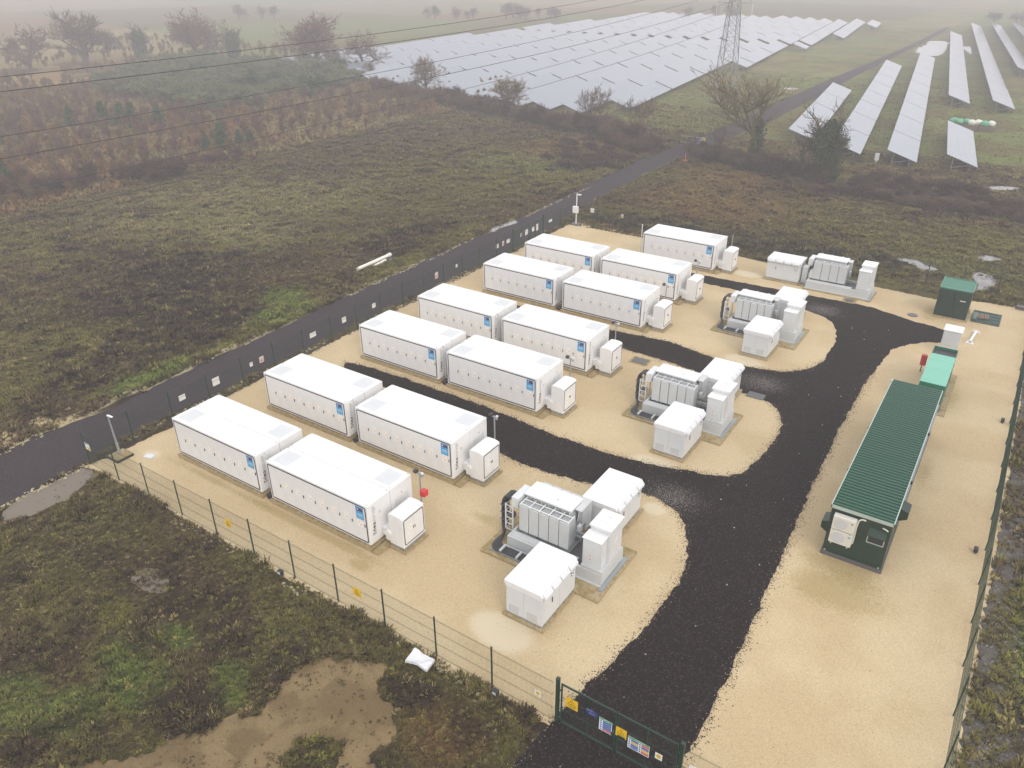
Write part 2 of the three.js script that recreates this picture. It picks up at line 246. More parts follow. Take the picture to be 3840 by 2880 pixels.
{
  const gr = grain.clone(); gr.repeat.set(1 / 7, 1 / 7); gr.needsUpdate = true;
  structure('yard_road', sheet(roadLine, 0.009), mat([1, 1, 1], 0.9, { map: roadTex(false), bumpMap: gr, bumpScale: 0.03, specularIntensity: 0.12 }));
  structure('access_road', sheet(accessLine, 0.002), mat([1, 1, 1], 0.9, { map: roadTex(true), bumpMap: gr, bumpScale: 0.025, specularIntensity: 0.15 }));
  const mudT = tex(512, 512, (i, j) => { const f = fbm(i / 90, j / 90, 4), h = hash(i >> 1, j >> 1), c = mix([0.20, 0.142, 0.068], [0.14, 0.096, 0.044], smooth(0.35, 0.65, f)), k = 0.72 + 0.5 * h; return [c[0] * k, c[1] * k, c[2] * k]; }, { rep: 1 / 5 });
  structure('puddle', sheet(puddleLine, 0.003), mat([1, 1, 1], 0.55, { map: mudT, specularIntensity: 0.25 }));
  const wet = mat([0.15, 0.12, 0.088], 0.4, { specularIntensity: 0.6 }), water = mat([0.20, 0.19, 0.18], 0.06, { specularIntensity: 1 });
  poolLines.forEach((l, i) => structure('puddle_' + String(i + 1).padStart(3, '0'), sheet(l, i === 1 ? 0.006 : 0.004), i === 0 || i === 8 ? wet : water));
}
console.log('ground done');

// ---------- ground cover and loose stones ----------
function scatter(name, label, geo, m, list) {           // list of [x, y, z, ry, sx, sy, sz, r, g, b]
  const o = new THREE.InstancedMesh(geo, m, list.length), q = new THREE.Quaternion(), M4 = new THREE.Matrix4(), c = new THREE.Color(), up = V(0, 1, 0);
  list.forEach((e, i) => { q.setFromAxisAngle(up, e[3]); M4.compose(V(e[0], e[1], e[2]), q, V(e[4], e[5], e[6])); o.setMatrixAt(i, M4); o.setColorAt(i, c.setRGB(e[7], e[8], e[9])); });
  o.name = name; o.userData = { kind: 'stuff', label }; setShadow(o); scene.add(o); return o;
}
function blades(n, h, spread, w, lean, seed) {          // a tuft of bent blades about 1 high
  const r = rng(seed), pos = [], nor = [];
  for (let i = 0; i < n; i++) {
    const a = r() * 6.283, d = r() * spread, x = Math.cos(a) * d, z = Math.sin(a) * d, b = a + (r() - 0.5) * 1.6, hh = h * (0.55 + 0.6 * r()), ln = lean * (0.4 + r()), px = -Math.sin(b) * w, pz = Math.cos(b) * w;
    const mx = x + Math.cos(b) * ln * 0.35, mz = z + Math.sin(b) * ln * 0.35, tx = x + Math.cos(b) * ln, tz = z + Math.sin(b) * ln, my = hh * 0.6;
    const P0 = [x - px * 0.6, 0, z - pz * 0.6], P1 = [x + px * 0.6, 0, z + pz * 0.6], P2 = [mx - px, my, mz - pz], P3 = [mx + px, my, mz + pz], P4 = [tx, hh, tz];
    for (const tri of [[P0, P1, P3], [P0, P3, P2], [P2, P3, P4]]) { const u = V(...tri[1]).sub(V(...tri[0])), v = V(...tri[2]).sub(V(...tri[0])), nn = u.cross(v).normalize(), order = nn.y < 0 ? [tri[0], tri[2], tri[1]] : tri; if (nn.y < 0) nn.negate(); nn.y += 0.5; nn.normalize(); for (const q of order) { pos.push(...q); nor.push(nn.x, nn.y, nn.z); } }
  }
  const g = new THREE.BufferGeometry(); g.setAttribute('position', new THREE.Float32BufferAttribute(pos, 3)); g.setAttribute('normal', new THREE.Float32BufferAttribute(nor, 3)); g.setAttribute('uv', new THREE.Float32BufferAttribute(new Array(pos.length / 3 * 2).fill(0), 2)); return g;
}
const leafM = new THREE.MeshPhysicalMaterial({ color: 0xffffff, roughness: 0.95, specularIntensity: 0.2, side: THREE.DoubleSide });
const camX = 26.27, camZ = 18.57;
function seen(x, z, m = 0.06) {                          // is the spot within the field the camera overlooks (with a margin)?
  const v = V(x, 0.3, z).project(camera); return v.z < 1 && Math.abs(v.x) < 1 + m * 4 && Math.abs(v.y) < 1 + m * 4;
}
camera.updateMatrixWorld(); camera.updateProjectionMatrix();
const blocked = (x, z) => (x > -10.3 && x < 29.1 && z < 3.15 && z > -46.5) || inside(ACCESS, x, z) || (x > 17.1 && x < 21.9 && z > 3);
{
  const r = rng(21), weeds = [], tufts = [];
  const area = (x0, x1, z0, z1, n, hs, tall) => {
    for (let i = 0; i < n; i++) {
      const x = rr(x0, x1, r), z = rr(z0, z1, r); if (blocked(x, z) || !seen(x, z)) continue;
      const cl = fbm(x / 1.1 + 20, z / 1.1, 3), lot = fbm(x / 3.2, z / 3.2 + 60, 3); if (lot < 0.42 && r() < 0.62) continue;
      const wetHere = inside(puddleLine, x, z) || poolLines.some((l, k) => k < 6 && inside(l, x, z)); if (wetHere && r() < 0.8) continue;
      const c = z < -96 ? mix(C.grass, mix(C.olive, C.straw, 0.5), 0.75 * fbm(x / 9, z / 9)) : vegAt(x, z), dk = c[0] < 0.05, d = Math.hypot(x - camX, z - camZ), s = hs * (0.5 + 0.6 * r() + 1.1 * smooth(0.4, 0.75, cl) * (0.4 + r())) * (dk ? 1.25 : 1) * (wetHere ? 0.35 : 1), k = (0.75 + 0.75 * r()) * (wetHere ? 0.35 : 1) * 1.2;
      const g = r(), tint = g > 0.94 ? C.straw : g > 0.84 ? C.lime : g < 0.14 ? C.dark : null, cc = tint ? mix(c, tint, 0.7) : c, w = s * (0.8 + 0.5 * r()) * (1 + d / 400);
      (r() < tall ? tufts : weeds).push([x, -0.01, z, r() * 6.28, w, s * (tall > 0.5 ? 0.72 : 0.7), w, cc[0] * k, cc[1] * k, cc[2] * k]);
    }
  };
  area(-11, 17.6, 3.2, 16, 56000, 0.15, 0.4); area(-9, 14, 3.1, 4.2, 1500, 0.18, 0.5);
  area(-34, -15.4, -60, 14, 90000, 0.2, 0.6); area(-62, -34, -75, 10, 90000, 0.23, 0.6); area(-66, -16, -92, -55, 56000, 0.25, 0.6);
  area(-12.5, 32, -80, -46.6, 84000, 0.2, 0.55); area(29.3, 36, -50, 6, 11000, 0.24, 0.5); area(-14, 32, -96, -76, 12000, 0.24, 0.5); area(-36, -13, -118, -80, 12000, 0.24, 0.6); area(-40, 40, -170, -94, 30000, 0.13, 0.4);
  area(-11.3, -10.3, -47, 3, 1500, 0.16, 0.4); area(-16.2, -15, -60, 8, 1200, 0.12, 0.4);
  scatter('low_weeds', 'low brown and olive weeds covering the rough ground', blades(9, 0.8, 0.5, 0.11, 0.42, 3), leafM, weeds);
  scatter('rough_grass', 'rough dead stalks and grass over the fields', blades(12, 1.15, 0.42, 0.05, 0.34, 5), leafM, tufts);
  console.log('weeds', weeds.length, tufts.length);
}
{ // loose stones along the ragged edges of the black road, chippings on the yard, limestone lumps along the access road
  const r = rng(31), st = new THREE.IcosahedronGeometry(1, 0), darkS = [], paleS = [];
  for (const [x, z] of roadLine) { if (!seen(x, z) || z < -30) continue; for (let k = 0; k < 14; k++) { const d = (r() + r() + r() - 1.5) * 0.46, a = r() * 6.28, s = rr(0.008, 0.024, r), v = rr(0.6, 1.6, r); darkS.push([x + Math.cos(a) * d, 0.012, z + Math.sin(a) * d, a, s * 1.3, s * 0.6, s, 0.024 * v, 0.020 * v, 0.020 * v]); if (k < 3) { const p = rr(0.7, 1.1, r); paleS.push([x + Math.sin(a) * d, 0.013, z - Math.cos(a) * d, a, s * 1.2, s * 0.6, s, 0.37 * p, 0.29 * p, 0.17 * p]); } } }
  for (let i = 0; i < 9000; i++) { const x = rr(17.3, 22, r), z = rr(-30, 8, r); if (!inside(roadLine, x, z)) continue; const s = rr(0.012, 0.03, r), v = rr(0.5, 2.3, r); darkS.push([x, 0.012, z, r() * 6, s * 1.4, s * 0.6, s, 0.026 * v, 0.021 * v, 0.021 * v]); }
  for (let i = 0; i < 60; i++) { const x = rr(15, 22, r), z = rr(-40, 6, r), s = rr(0.015, 0.04, r); if (inside(roadLine, x, z)) paleS.push([x, 0.015, z, r() * 6, s, s * 0.7, s, 0.62, 0.58, 0.52]); }
  for (let i = 0; i < 900; i++) { const x = rr(-10, 29, r), z = rr(-46, 3, r), s = rr(0.01, 0.022, r); if (!inside(roadLine, x, z)) darkS.push([x, 0.01, z, r() * 6, s, s * 0.7, s, 0.16, 0.11, 0.06]); }
  for (const [a, b] of [[15.9, -10.9], [15.9, -24.7], [16.0, -38.3]]) for (let i = 0; i < 2600; i++) { const x = a + (r() + r() + r() - 1.5) * 1.5, z = b + (r() + r() + r() - 1.5) * 1.1; if (!inside(roadLine, x, z)) continue; const s = rr(0.006, 0.016, r), v = rr(0.16, 0.3, r); paleS.push([x, 0.011, z, r() * 6, s * 1.3, s * 0.6, s, v, v * 0.92, v * 0.86]); }   // dust and chippings blown onto the road by the fans
  const lumps = (x, z, n, w, l) => { for (let k = 0; k < n; k++) { const s = rr(0.03, 0.085, r), p = rr(0.6, 1.1, r); paleS.push([x + (r() - 0.5) * w, 0.01, z + (r() - 0.5) * l, r() * 6, s * 1.3, s * 0.7, s, 0.38 * p, 0.33 * p, 0.21 * p]); } };
  for (let z = 8; z > -60; z -= 0.35) { if (fbm(1, z * 0.6) > 0.47) lumps(-15.45 + 0.4 * (fbm(2, z * 0.3) - 0.5), z, 3, 0.35, 0.5); if (fbm(9, z * 0.5) > 0.52 && z > -34) lumps(-10.95, z, 3, 0.35, 0.5); }
  for (let z = 9; z > 3; z -= 0.2) lumps(-10.55, z, 3, 0.5, 0.4);
  for (let i = 0; i < 2400; i++) { const x = rr(29.35, 31, r), z = rr(-32, 1, r), s = rr(0.02, 0.06, r), v = rr(0.08, 0.2, r); darkS.push([x, 0, z, r() * 6, s * 1.3, s * 0.6, s, v, v * 0.95, v * 0.9]); }
  for (let x = -9.5; x < 17; x += 0.1) if (fbm(x * 0.9, 7) > 0.42) lumps(x, 3.45 + 0.25 * fbm(x, 1), 1, 0.3, 0.35);
  const sm = new THREE.MeshPhysicalMaterial({ roughness: 0.95, specularIntensity: 0.2, flatShading: true });
  scatter('dark_stones', 'loose dark road stones along ragged edges of black road', st, sm, darkS);
  scatter('pale_stones', 'loose pale limestone chippings beside the roads', st, sm, paleS);
  console.log('stones', darkS.length, paleS.length);
}

// ---------- materials of the equipment ----------
const soft = tex(256, 256, (i, j) => { const k = 0.93 + 0.07 * fbm(i / 24, j / 24, 3); return [k, k, k]; }, { rep: 1 / 3 });
const white = mat([0.76, 0.76, 0.76], 0.42, { map: soft }), whiteDoor = mat([0.75, 0.75, 0.755], 0.45, { map: soft }), lightGrey = mat([0.53, 0.55, 0.555], 0.45, { map: soft }), paleGrey = mat([0.63, 0.65, 0.665], 0.42, { map: soft });
const grilleM = mat([0.50, 0.51, 0.51], 0.6), steel = mat([0.34, 0.37, 0.39], 0.42, { metalness: 0.5 }), darkSteel = mat([0.09, 0.09, 0.09], 0.5), black = mat([0.018, 0.018, 0.02], 0.5), rubber = mat([0.022, 0.021, 0.024], 0.45), ink = mat([0.025, 0.022, 0.022], 0.6), inkSoft = mat([0.3, 0.3, 0.31], 0.6);
const fenceGreen = mat([0.007, 0.038, 0.021], 0.5), darkGreen = mat([0.004, 0.028, 0.014], 0.42, { map: soft }), roofGreen = mat([0.007, 0.072, 0.040], 0.4, { map: soft }), storeRoof = mat([0.06, 0.20, 0.14], 0.45), seaGreen = mat([0.16, 0.46, 0.345], 0.42, { map: soft }), midGreen = mat([0.008, 0.135, 0.072], 0.42, { map: soft }), red = mat([0.55, 0.02, 0.025], 0.4), cream = mat([0.62, 0.60, 0.53], 0.4), trimM = mat([0.42, 0.50, 0.46], 0.4, { metalness: 0.3 });
const concreteT = tex(512, 512, (i, j) => { const f = fbm(i / 60, j / 60, 4), g = fbm(i / 23 + 9, j / 23, 3), h = hash(i, j); let c = mix([0.36, 0.29, 0.17], [0.29, 0.215, 0.085], smooth(0.35, 0.65, f)); c = mix(c, [0.17, 0.12, 0.06], 0.6 * smooth(0.58, 0.75, g)); const k = 0.88 + 0.24 * h; return [c[0] * k, c[1] * k, c[2] * k]; }, { rep: 1 / 2 });
const concrete = mat([1, 1, 1], 0.95, { map: concreteT });
function canvasTex(w, h, draw) { const c = document.createElement('canvas'); c.width = w; c.height = h; draw(c.getContext('2d'), w, h); const t = new THREE.CanvasTexture(c); t.colorSpace = THREE.SRGBColorSpace; return t; }
const printed = (w, h, draw, rough = 0.5) => mat([0.92, 0.92, 0.92], rough, { map: canvasTex(w, h, draw) });
const plate = (w, h, t = 0.004) => { const g = new THREE.BoxGeometry(w, h, t); return g; };       // prints on both broad faces
const warnM = printed(64, 96, (c, w, h) => { c.fillStyle = '#f6f4f2'; c.fillRect(0, 0, w, h); c.fillStyle = '#e9c65a'; c.beginPath(); c.moveTo(22, 8); c.lineTo(38, 34); c.lineTo(8, 34); c.fill(); c.fillStyle = '#e3b765'; c.fillRect(30, 52, 24, 20); c.fillStyle = '#c98f4a'; c.fillRect(34, 58, 14, 6); c.fillStyle = '#d8b9b6'; c.fillRect(8, 44, 40, 3); c.fillRect(14, 84, 34, 3); });
const blueM = printed(96, 144, (c, w, h) => { c.fillStyle = '#4a9fd4'; c.fillRect(0, 0, w, h); c.fillStyle = '#1d2f5e'; c.fillRect(12, 14, 72, 36); c.fillStyle = '#e8eef5'; c.fillRect(18, 22, 12, 18); c.fillStyle = '#7d2744'; c.fillRect(40, 22, 34, 20); c.fillStyle = '#d9e9f5'; c.fillRect(16, 84, 64, 8); c.fillStyle = '#8fc6ea'; c.fillRect(14, 100, 68, 6); c.fillRect(14, 114, 68, 6); });
const font = await new FontLoader().loadAsync('fonts/droid/droid_sans_bold.typeface.json'), fontThin = await new FontLoader().loadAsync('fonts/droid/droid_sans_regular.typeface.json');
const words = (t, f, size) => new TextGeometry(t, { font: f, size, depth: 0.004, curveSegments: 3 });

function ring(w, h, r, t, d) {                           // a rounded rectangular frame facing +z, centred
  const rrect = (S, w, h, r) => { S.moveTo(-w / 2 + r, -h / 2); S.lineTo(w / 2 - r, -h / 2); S.absarc(w / 2 - r, -h / 2 + r, r, -Math.PI / 2, 0); S.lineTo(w / 2, h / 2 - r); S.absarc(w / 2 - r, h / 2 - r, r, 0, Math.PI / 2); S.lineTo(-w / 2 + r, h / 2); S.absarc(-w / 2 + r, h / 2 - r, r, Math.PI / 2, Math.PI); S.lineTo(-w / 2, -h / 2 + r); S.absarc(-w / 2 + r, -h / 2 + r, r, Math.PI, Math.PI * 1.5); return S; };
  const s = rrect(new THREE.Shape(), w, h, r); s.holes.push(rrect(new THREE.Path(), w - 2 * t, h - 2 * t, Math.max(0.01, r - t)));
  return new THREE.ExtrudeGeometry(s, { depth: d, bevelEnabled: false, curveSegments: 5 });
}

// ---------- battery containers ----------
const L = 6.39, D = 1.455, H = 2.137, Y0 = 0.264;
const rowZ = [0, -5.96, -13.75, -19.6, -27.5, -33.42, -41.2], rowName = ['first', 'second', 'third', 'fourth', 'fifth', 'sixth', 'rearmost'].map((q) => q + ' container row');
function makeContainer() {
  const o = new THREE.Group(); o.name = 'battery_container';
  part(o, 'body', [bx(-L / 2, L / 2, 0, H, -D / 2, D / 2, 0.035)], white);
  part(o, 'roof_panel', [bx(-L / 2 + 1.35, L / 2 - 0.12, H + 0.0005, H + 0.012, -D / 2 + 0.12, D / 2 - 0.12, 0.004)], white);
  for (let k = 0; k < 4; k++) part(o, 'roof_rib', bx(-L / 2 + 1.9 + k * 1.1, -L / 2 + 1.94 + k * 1.1, H + 0.0135, H + 0.03, -D / 2 + 0.2, D / 2 - 0.2), white);
  const gr = part(o, 'roof_grille', bx(-L / 2 + 0.22, -L / 2 + 1.2, H + 0.0005, H + 0.008, -D / 2 + 0.22, D / 2 - 0.22), paleGrey);
  for (let k = 0; k < 9; k++) part(gr, 'slat', bx(-L / 2 + 0.27 + k * 0.1, -L / 2 + 0.32 + k * 0.1, H + 0.009, H + 0.022, -D / 2 + 0.26, D / 2 - 0.26), paleGrey);
  for (const sx of [-1, 1]) for (const sz of [-1, 1]) part(o, 'lifting_socket', bx(sx * (L / 2 - 0.10) - 0.05, sx * (L / 2 - 0.10) + 0.05, H + 0.0005, H + 0.016, sz * (D / 2 - 0.10) - 0.035, sz * (D / 2 - 0.10) + 0.035), grilleM);
  const g0 = 0.15, w = (L - 0.30) / 8, z = D / 2;
  const leaf = metres(clean(bx(-w / 2 + 0.004, w / 2 - 0.004, 0.17, H - 0.14, -0.004, 0.010, 0.004)));
  for (let k = 0; k < 8; k++) share(o, 'door', leaf, whiteDoor, -L / 2 + g0 + w * (k + 0.5), 0, z + 0.004);
  const seal = part(o, 'door_seal', ring(L - 0.19, H - 0.19, 0.11, 0.056, 0.014).translate(0, H / 2 + 0.0, z + 0.001), ink);
  const hg = metres(clean(bx(-0.014, 0.014, -0.075, 0.075, 0, 0.035, 0.006))), lg = clean(plate(0.20, 0.34)), dx = -L / 2 + g0;
  for (let k = 0; k < 8; k++) share(o, 'door_handle', hg, black, dx + w * (k + 0.93), H * 0.49, z + 0.015);
  for (let k = 0; k < 6; k++) { const q = share(o, 'warning_label', lg, warnM, dx + w * (k + 1.45), H * 0.54, z + 0.0165); q.userData.label = 'small white and yellow warning sticker'; }
  share(o, 'warning_label', clean(plate(0.26, 0.3)), warnM, dx + w * 7.55, H * 0.49, z + 0.0165);
  const bl = share(o, 'information_sign', clean(plate(0.46, 0.66)), blueM, dx + w * 7.6, H * 0.765, z + 0.0165); bl.userData.label = 'sky blue information sticker';
  share(o, 'maker_line', clean(plate(0.52, 0.035)), paleGrey, dx + 0.42, H - 0.2, z + 0.0165);
  const t1 = words('Trina', font, 0.2), t2 = words('storage', fontThin, 0.185), up = (g, y, zz) => g.rotateZ(Math.PI / 2).rotateY(Math.PI / 2).translate(L / 2 + 0.0005, y, zz);
  part(o, 'lettering', [up(t1, 0.42, D / 2 - 0.42)], ink, 'bold dark vertical lettering');
  part(o, 'lettering', [up(t2, 1.1, D / 2 - 0.42)], inkSoft, 'thin grey vertical lettering');
  part(o, 'logo_square', bx(L / 2 + 0.0005, L / 2 + 0.005, 0.83, 0.93, D / 2 - 0.36, D / 2 - 0.28), ink); part(o, 'logo_dot', bx(L / 2 + 0.0005, L / 2 + 0.005, 0.68, 0.72, D / 2 - 0.34, D / 2 - 0.30), ink);
  part(o, 'emblem', [ring(0.12, 0.12, 0.05, 0.02, 0.004).rotateY(Math.PI / 2).translate(L / 2 + 0.0005, 1.45, D / 2 - 0.72)], inkSoft);
  const eg = part(o, 'end_grille', [bx(-L / 2 - 0.006, -L / 2 - 0.0005, 0.5, 1.45, -0.45, 0.45)], paleGrey);
  for (let k = 0; k < 8; k++) part(eg, 'slat', bx(-L / 2 - 0.02, -L / 2 - 0.007, 0.56 + k * 0.11, 0.61 + k * 0.11, -0.4, 0.4), paleGrey);
  part(o, 'lock', bx(-L / 2 - 0.03, -L / 2 - 0.0005, 1.56, 1.64, -0.04, 0.03), grilleM);
  for (const sx of [-0.94, -0.3, 0.3, 0.94]) part(o, 'foot', bx(sx * L / 2 - 0.12, sx * L / 2 + 0.12, -0.064, -0.0005, -D / 2 + 0.08, D / 2 - 0.08), steel);
  return o;
}
const containerProto = makeContainer();
function plinth(name, label, cat, group, x0, x1, z0, z1, h) {
  return solo(name, label, cat, group, bx(-(x1 - x0) / 2, (x1 - x0) / 2, -0.05, h, -(z1 - z0) / 2, (z1 - z0) / 2, 0.012), concrete, (x0 + x1) / 2, 0, (z0 + z1) / 2);
}
for (let k = 0; k < 7; k++) for (const s of k === 6 ? [0] : [-7.09, 0]) {
  const side = k === 6 ? '' : s ? 'left pair of ' : 'right pair of ', z = rowZ[k], cx = s + L / 2;
  for (const rear of [0, 1]) {
    const c = containerProto.clone(); c.name = numbered('battery_container'); scene.add(c);
    tagged(c, `white battery container, ${rear ? 'rear' : 'front'} half of ${side || 'the lone '}${rowName[k]}${side ? ' from the front fence' : ''}`, 'container', 'white battery containers in paired rows');
    c.position.set(cx, Y0, rear ? z - D - 0.02 - D / 2 : z - D / 2); if (rear) c.rotation.y = Math.PI;
  }
  plinth('concrete_plinth', `low mossy concrete plinth under ${side || 'the pair of '}${rowName[k]}`, 'plinth', 'concrete plinths under containers', s - 0.08, s + L + 0.08, z - 2 * D - 0.1, z + 0.1, 0.2);
}
// ---------- white control cabinets at the ends of the rows ----------
{
  const o = new THREE.Group(); o.name = 'control_cabinet'; const w = 0.77, d = 1.45, h = 1.55;      // door on +x
  const prof = new THREE.Shape(); prof.moveTo(-w / 2, 0); prof.lineTo(w / 2, 0); prof.lineTo(w / 2, h - 0.04); prof.quadraticCurveTo(w / 2 - 0.02, h + 0.02, 0.1, h + 0.05); prof.quadraticCurveTo(-w / 2 + 0.05, h + 0.06, -w / 2, h);
  part(o, 'body', new THREE.ExtrudeGeometry(prof, { depth: d - 0.04, bevelEnabled: true, bevelSize: 0.02, bevelThickness: 0.02, bevelSegments: 2, curveSegments: 6 }).translate(0, 0.27, -d / 2 + 0.02), white);
  part(o, 'door', bx(w / 2 + 0.0205, w / 2 + 0.03, 0.42, 1.68, -0.62, -0.005, 0.003), whiteDoor); part(o, 'door', bx(w / 2 + 0.0205, w / 2 + 0.03, 0.42, 1.68, 0.005, 0.62, 0.003), whiteDoor);
  part(o, 'door_seal', ring(d - 0.12, h - 0.2, 0.10, 0.042, 0.012).rotateY(Math.PI / 2).translate(w / 2 + 0.021, 1.05, 0), ink);
  for (const zz of [-0.05, 0.05]) part(o, 'door_handle', bx(w / 2 + 0.031, w / 2 + 0.055, 1.0, 1.12, zz - 0.012, zz + 0.012), black);
  const wl = clean(plate(0.16, 0.24)).rotateY(Math.PI / 2); share(o, 'warning_label', wl, warnM, w / 2 + 0.0325, 1.2, 0.25); share(o, 'warning_label', wl, warnM, w / 2 + 0.0325, 0.95, 0.3);
  part(o, 'duct', [bx(-w / 2 - 0.55, -w / 2 + 0.0, 0.42, 0.86, 0.14, 0.62, 0.03), bx(-w / 2 - 0.30, -w / 2 + 0.02, 0.3, 0.66, 0.52, 0.7, 0.02)], white); part(o, 'duct_collar', rod(V(-w / 2 - 0.08, 0.78, 0.64), V(-w / 2 - 0.08, 0.78, 0.8), 0.16, 0.16, 14), white);
  for (const q of [-0.42, -0.16]) part(o, 'duct_leg', bx(-w / 2 + q - 0.04, -w / 2 + q + 0.04, 0, 0.42, 0.3, 0.38), white);
  part(o, 'base_frame', bx(-w / 2 + 0.01, w / 2 + 0.02, 0.12, 0.27, -d / 2 + 0.02, d / 2 - 0.02), steel);
  o.userData = { category: 'cabinet', group: 'white control cabinets at row ends' };
  for (let k = 0; k < 7; k++) {
    const z = rowZ[k] - 1.39; const c = dup(o, `white control cabinet with black outlined door at end of ${rowName[k]}`, 7.33, 0, z);
    plinth('cabinet_plinth', `concrete pad under white control cabinet at end of ${rowName[k]}`, 'plinth', 'concrete pads under control cabinets', 6.9, 7.86, z - 0.8, z + 0.8, 0.118);
    plinth('door_step', `concrete step beside white control cabinet at end of ${rowName[k]}`, 'step', 'concrete steps at container ends', 6.53, 6.88, z + 0.42, z + 1.5, 0.13);
    // camera post behind
    const p = thing('camera_post', `slim galvanised camera post behind control cabinet of ${rowName[k]}`, 'post', 'camera posts behind the rows', 6.78, 0, rowZ[k] - 3.06);
    part(p, 'pole', [rod(V(0, 0, 0), V(0, 2.55, 0), 0.045, 0.038, 8), bx(-0.1, 0.1, 0, 0.02, -0.1, 0.1)], steel);
    if (k < 6) { part(p, 'bracket', [bx(-0.16, 0.18, 2.46, 2.5, -0.025, 0.025), bx(0.10, 0.18, 2.36, 2.46, -0.05, 0.05)], steel); part(p, 'camera', [bx(-0.30, -0.12, 2.48, 2.63, -0.1, 0.1, 0.02)], black); part(p, 'sensor', bx(0.10, 0.22, 2.52, 2.6, -0.05, 0.06, 0.01), paleGrey); }
  }
}
solo('sounder_box', 'red alarm box on camera post beside the nearest white control cabinet', 'alarm', null, [bx(-0.02, 0.26, -0.14, 0.16, -0.14, 0.16, 0.02)], red, 6.86, 1.5, -3.06);
{ const p = thing('slim_pole', 'slim white pole beside left end of the rearmost white container', 'pole', null, -0.55, 0, -42.1); part(p, 'pole', rod(V(0, 0, 0), V(0, 2.7, 0), 0.04, 0.035, 8), white); part(p, 'cap', bx(-0.05, 0.05, 2.7, 2.76, -0.05, 0.05), white); }
// pipes in the gap between the two blocks of a row
for (let k = 0; k < 6; k++) {
  const o = thing('conduit_run', `cable conduits and black junction box between the two blocks of ${rowName[k]}`, 'conduit', 'conduits between container blocks', -0.35, 0, rowZ[k] - 0.55);
  part(o, 'pipe', rod(V(-0.22, 0.2, 0), V(-0.22, 2.3, 0), 0.035, 0.035, 8), paleGrey); part(o, 'pipe', rod(V(-0.12, 0.2, -0.1), V(-0.12, 2.3, -0.1), 0.03, 0.03, 8), grilleM);
  part(o, 'elbow', [rod(V(-0.22, 2.3, 0), V(-0.3, 2.42, 0.05), 0.04, 0.04, 8)], paleGrey); part(o, 'junction_box', bx(-0.12, 0.16, 0, 0.24, 0.12, 0.5, 0.02), black);
}
console.log('containers');

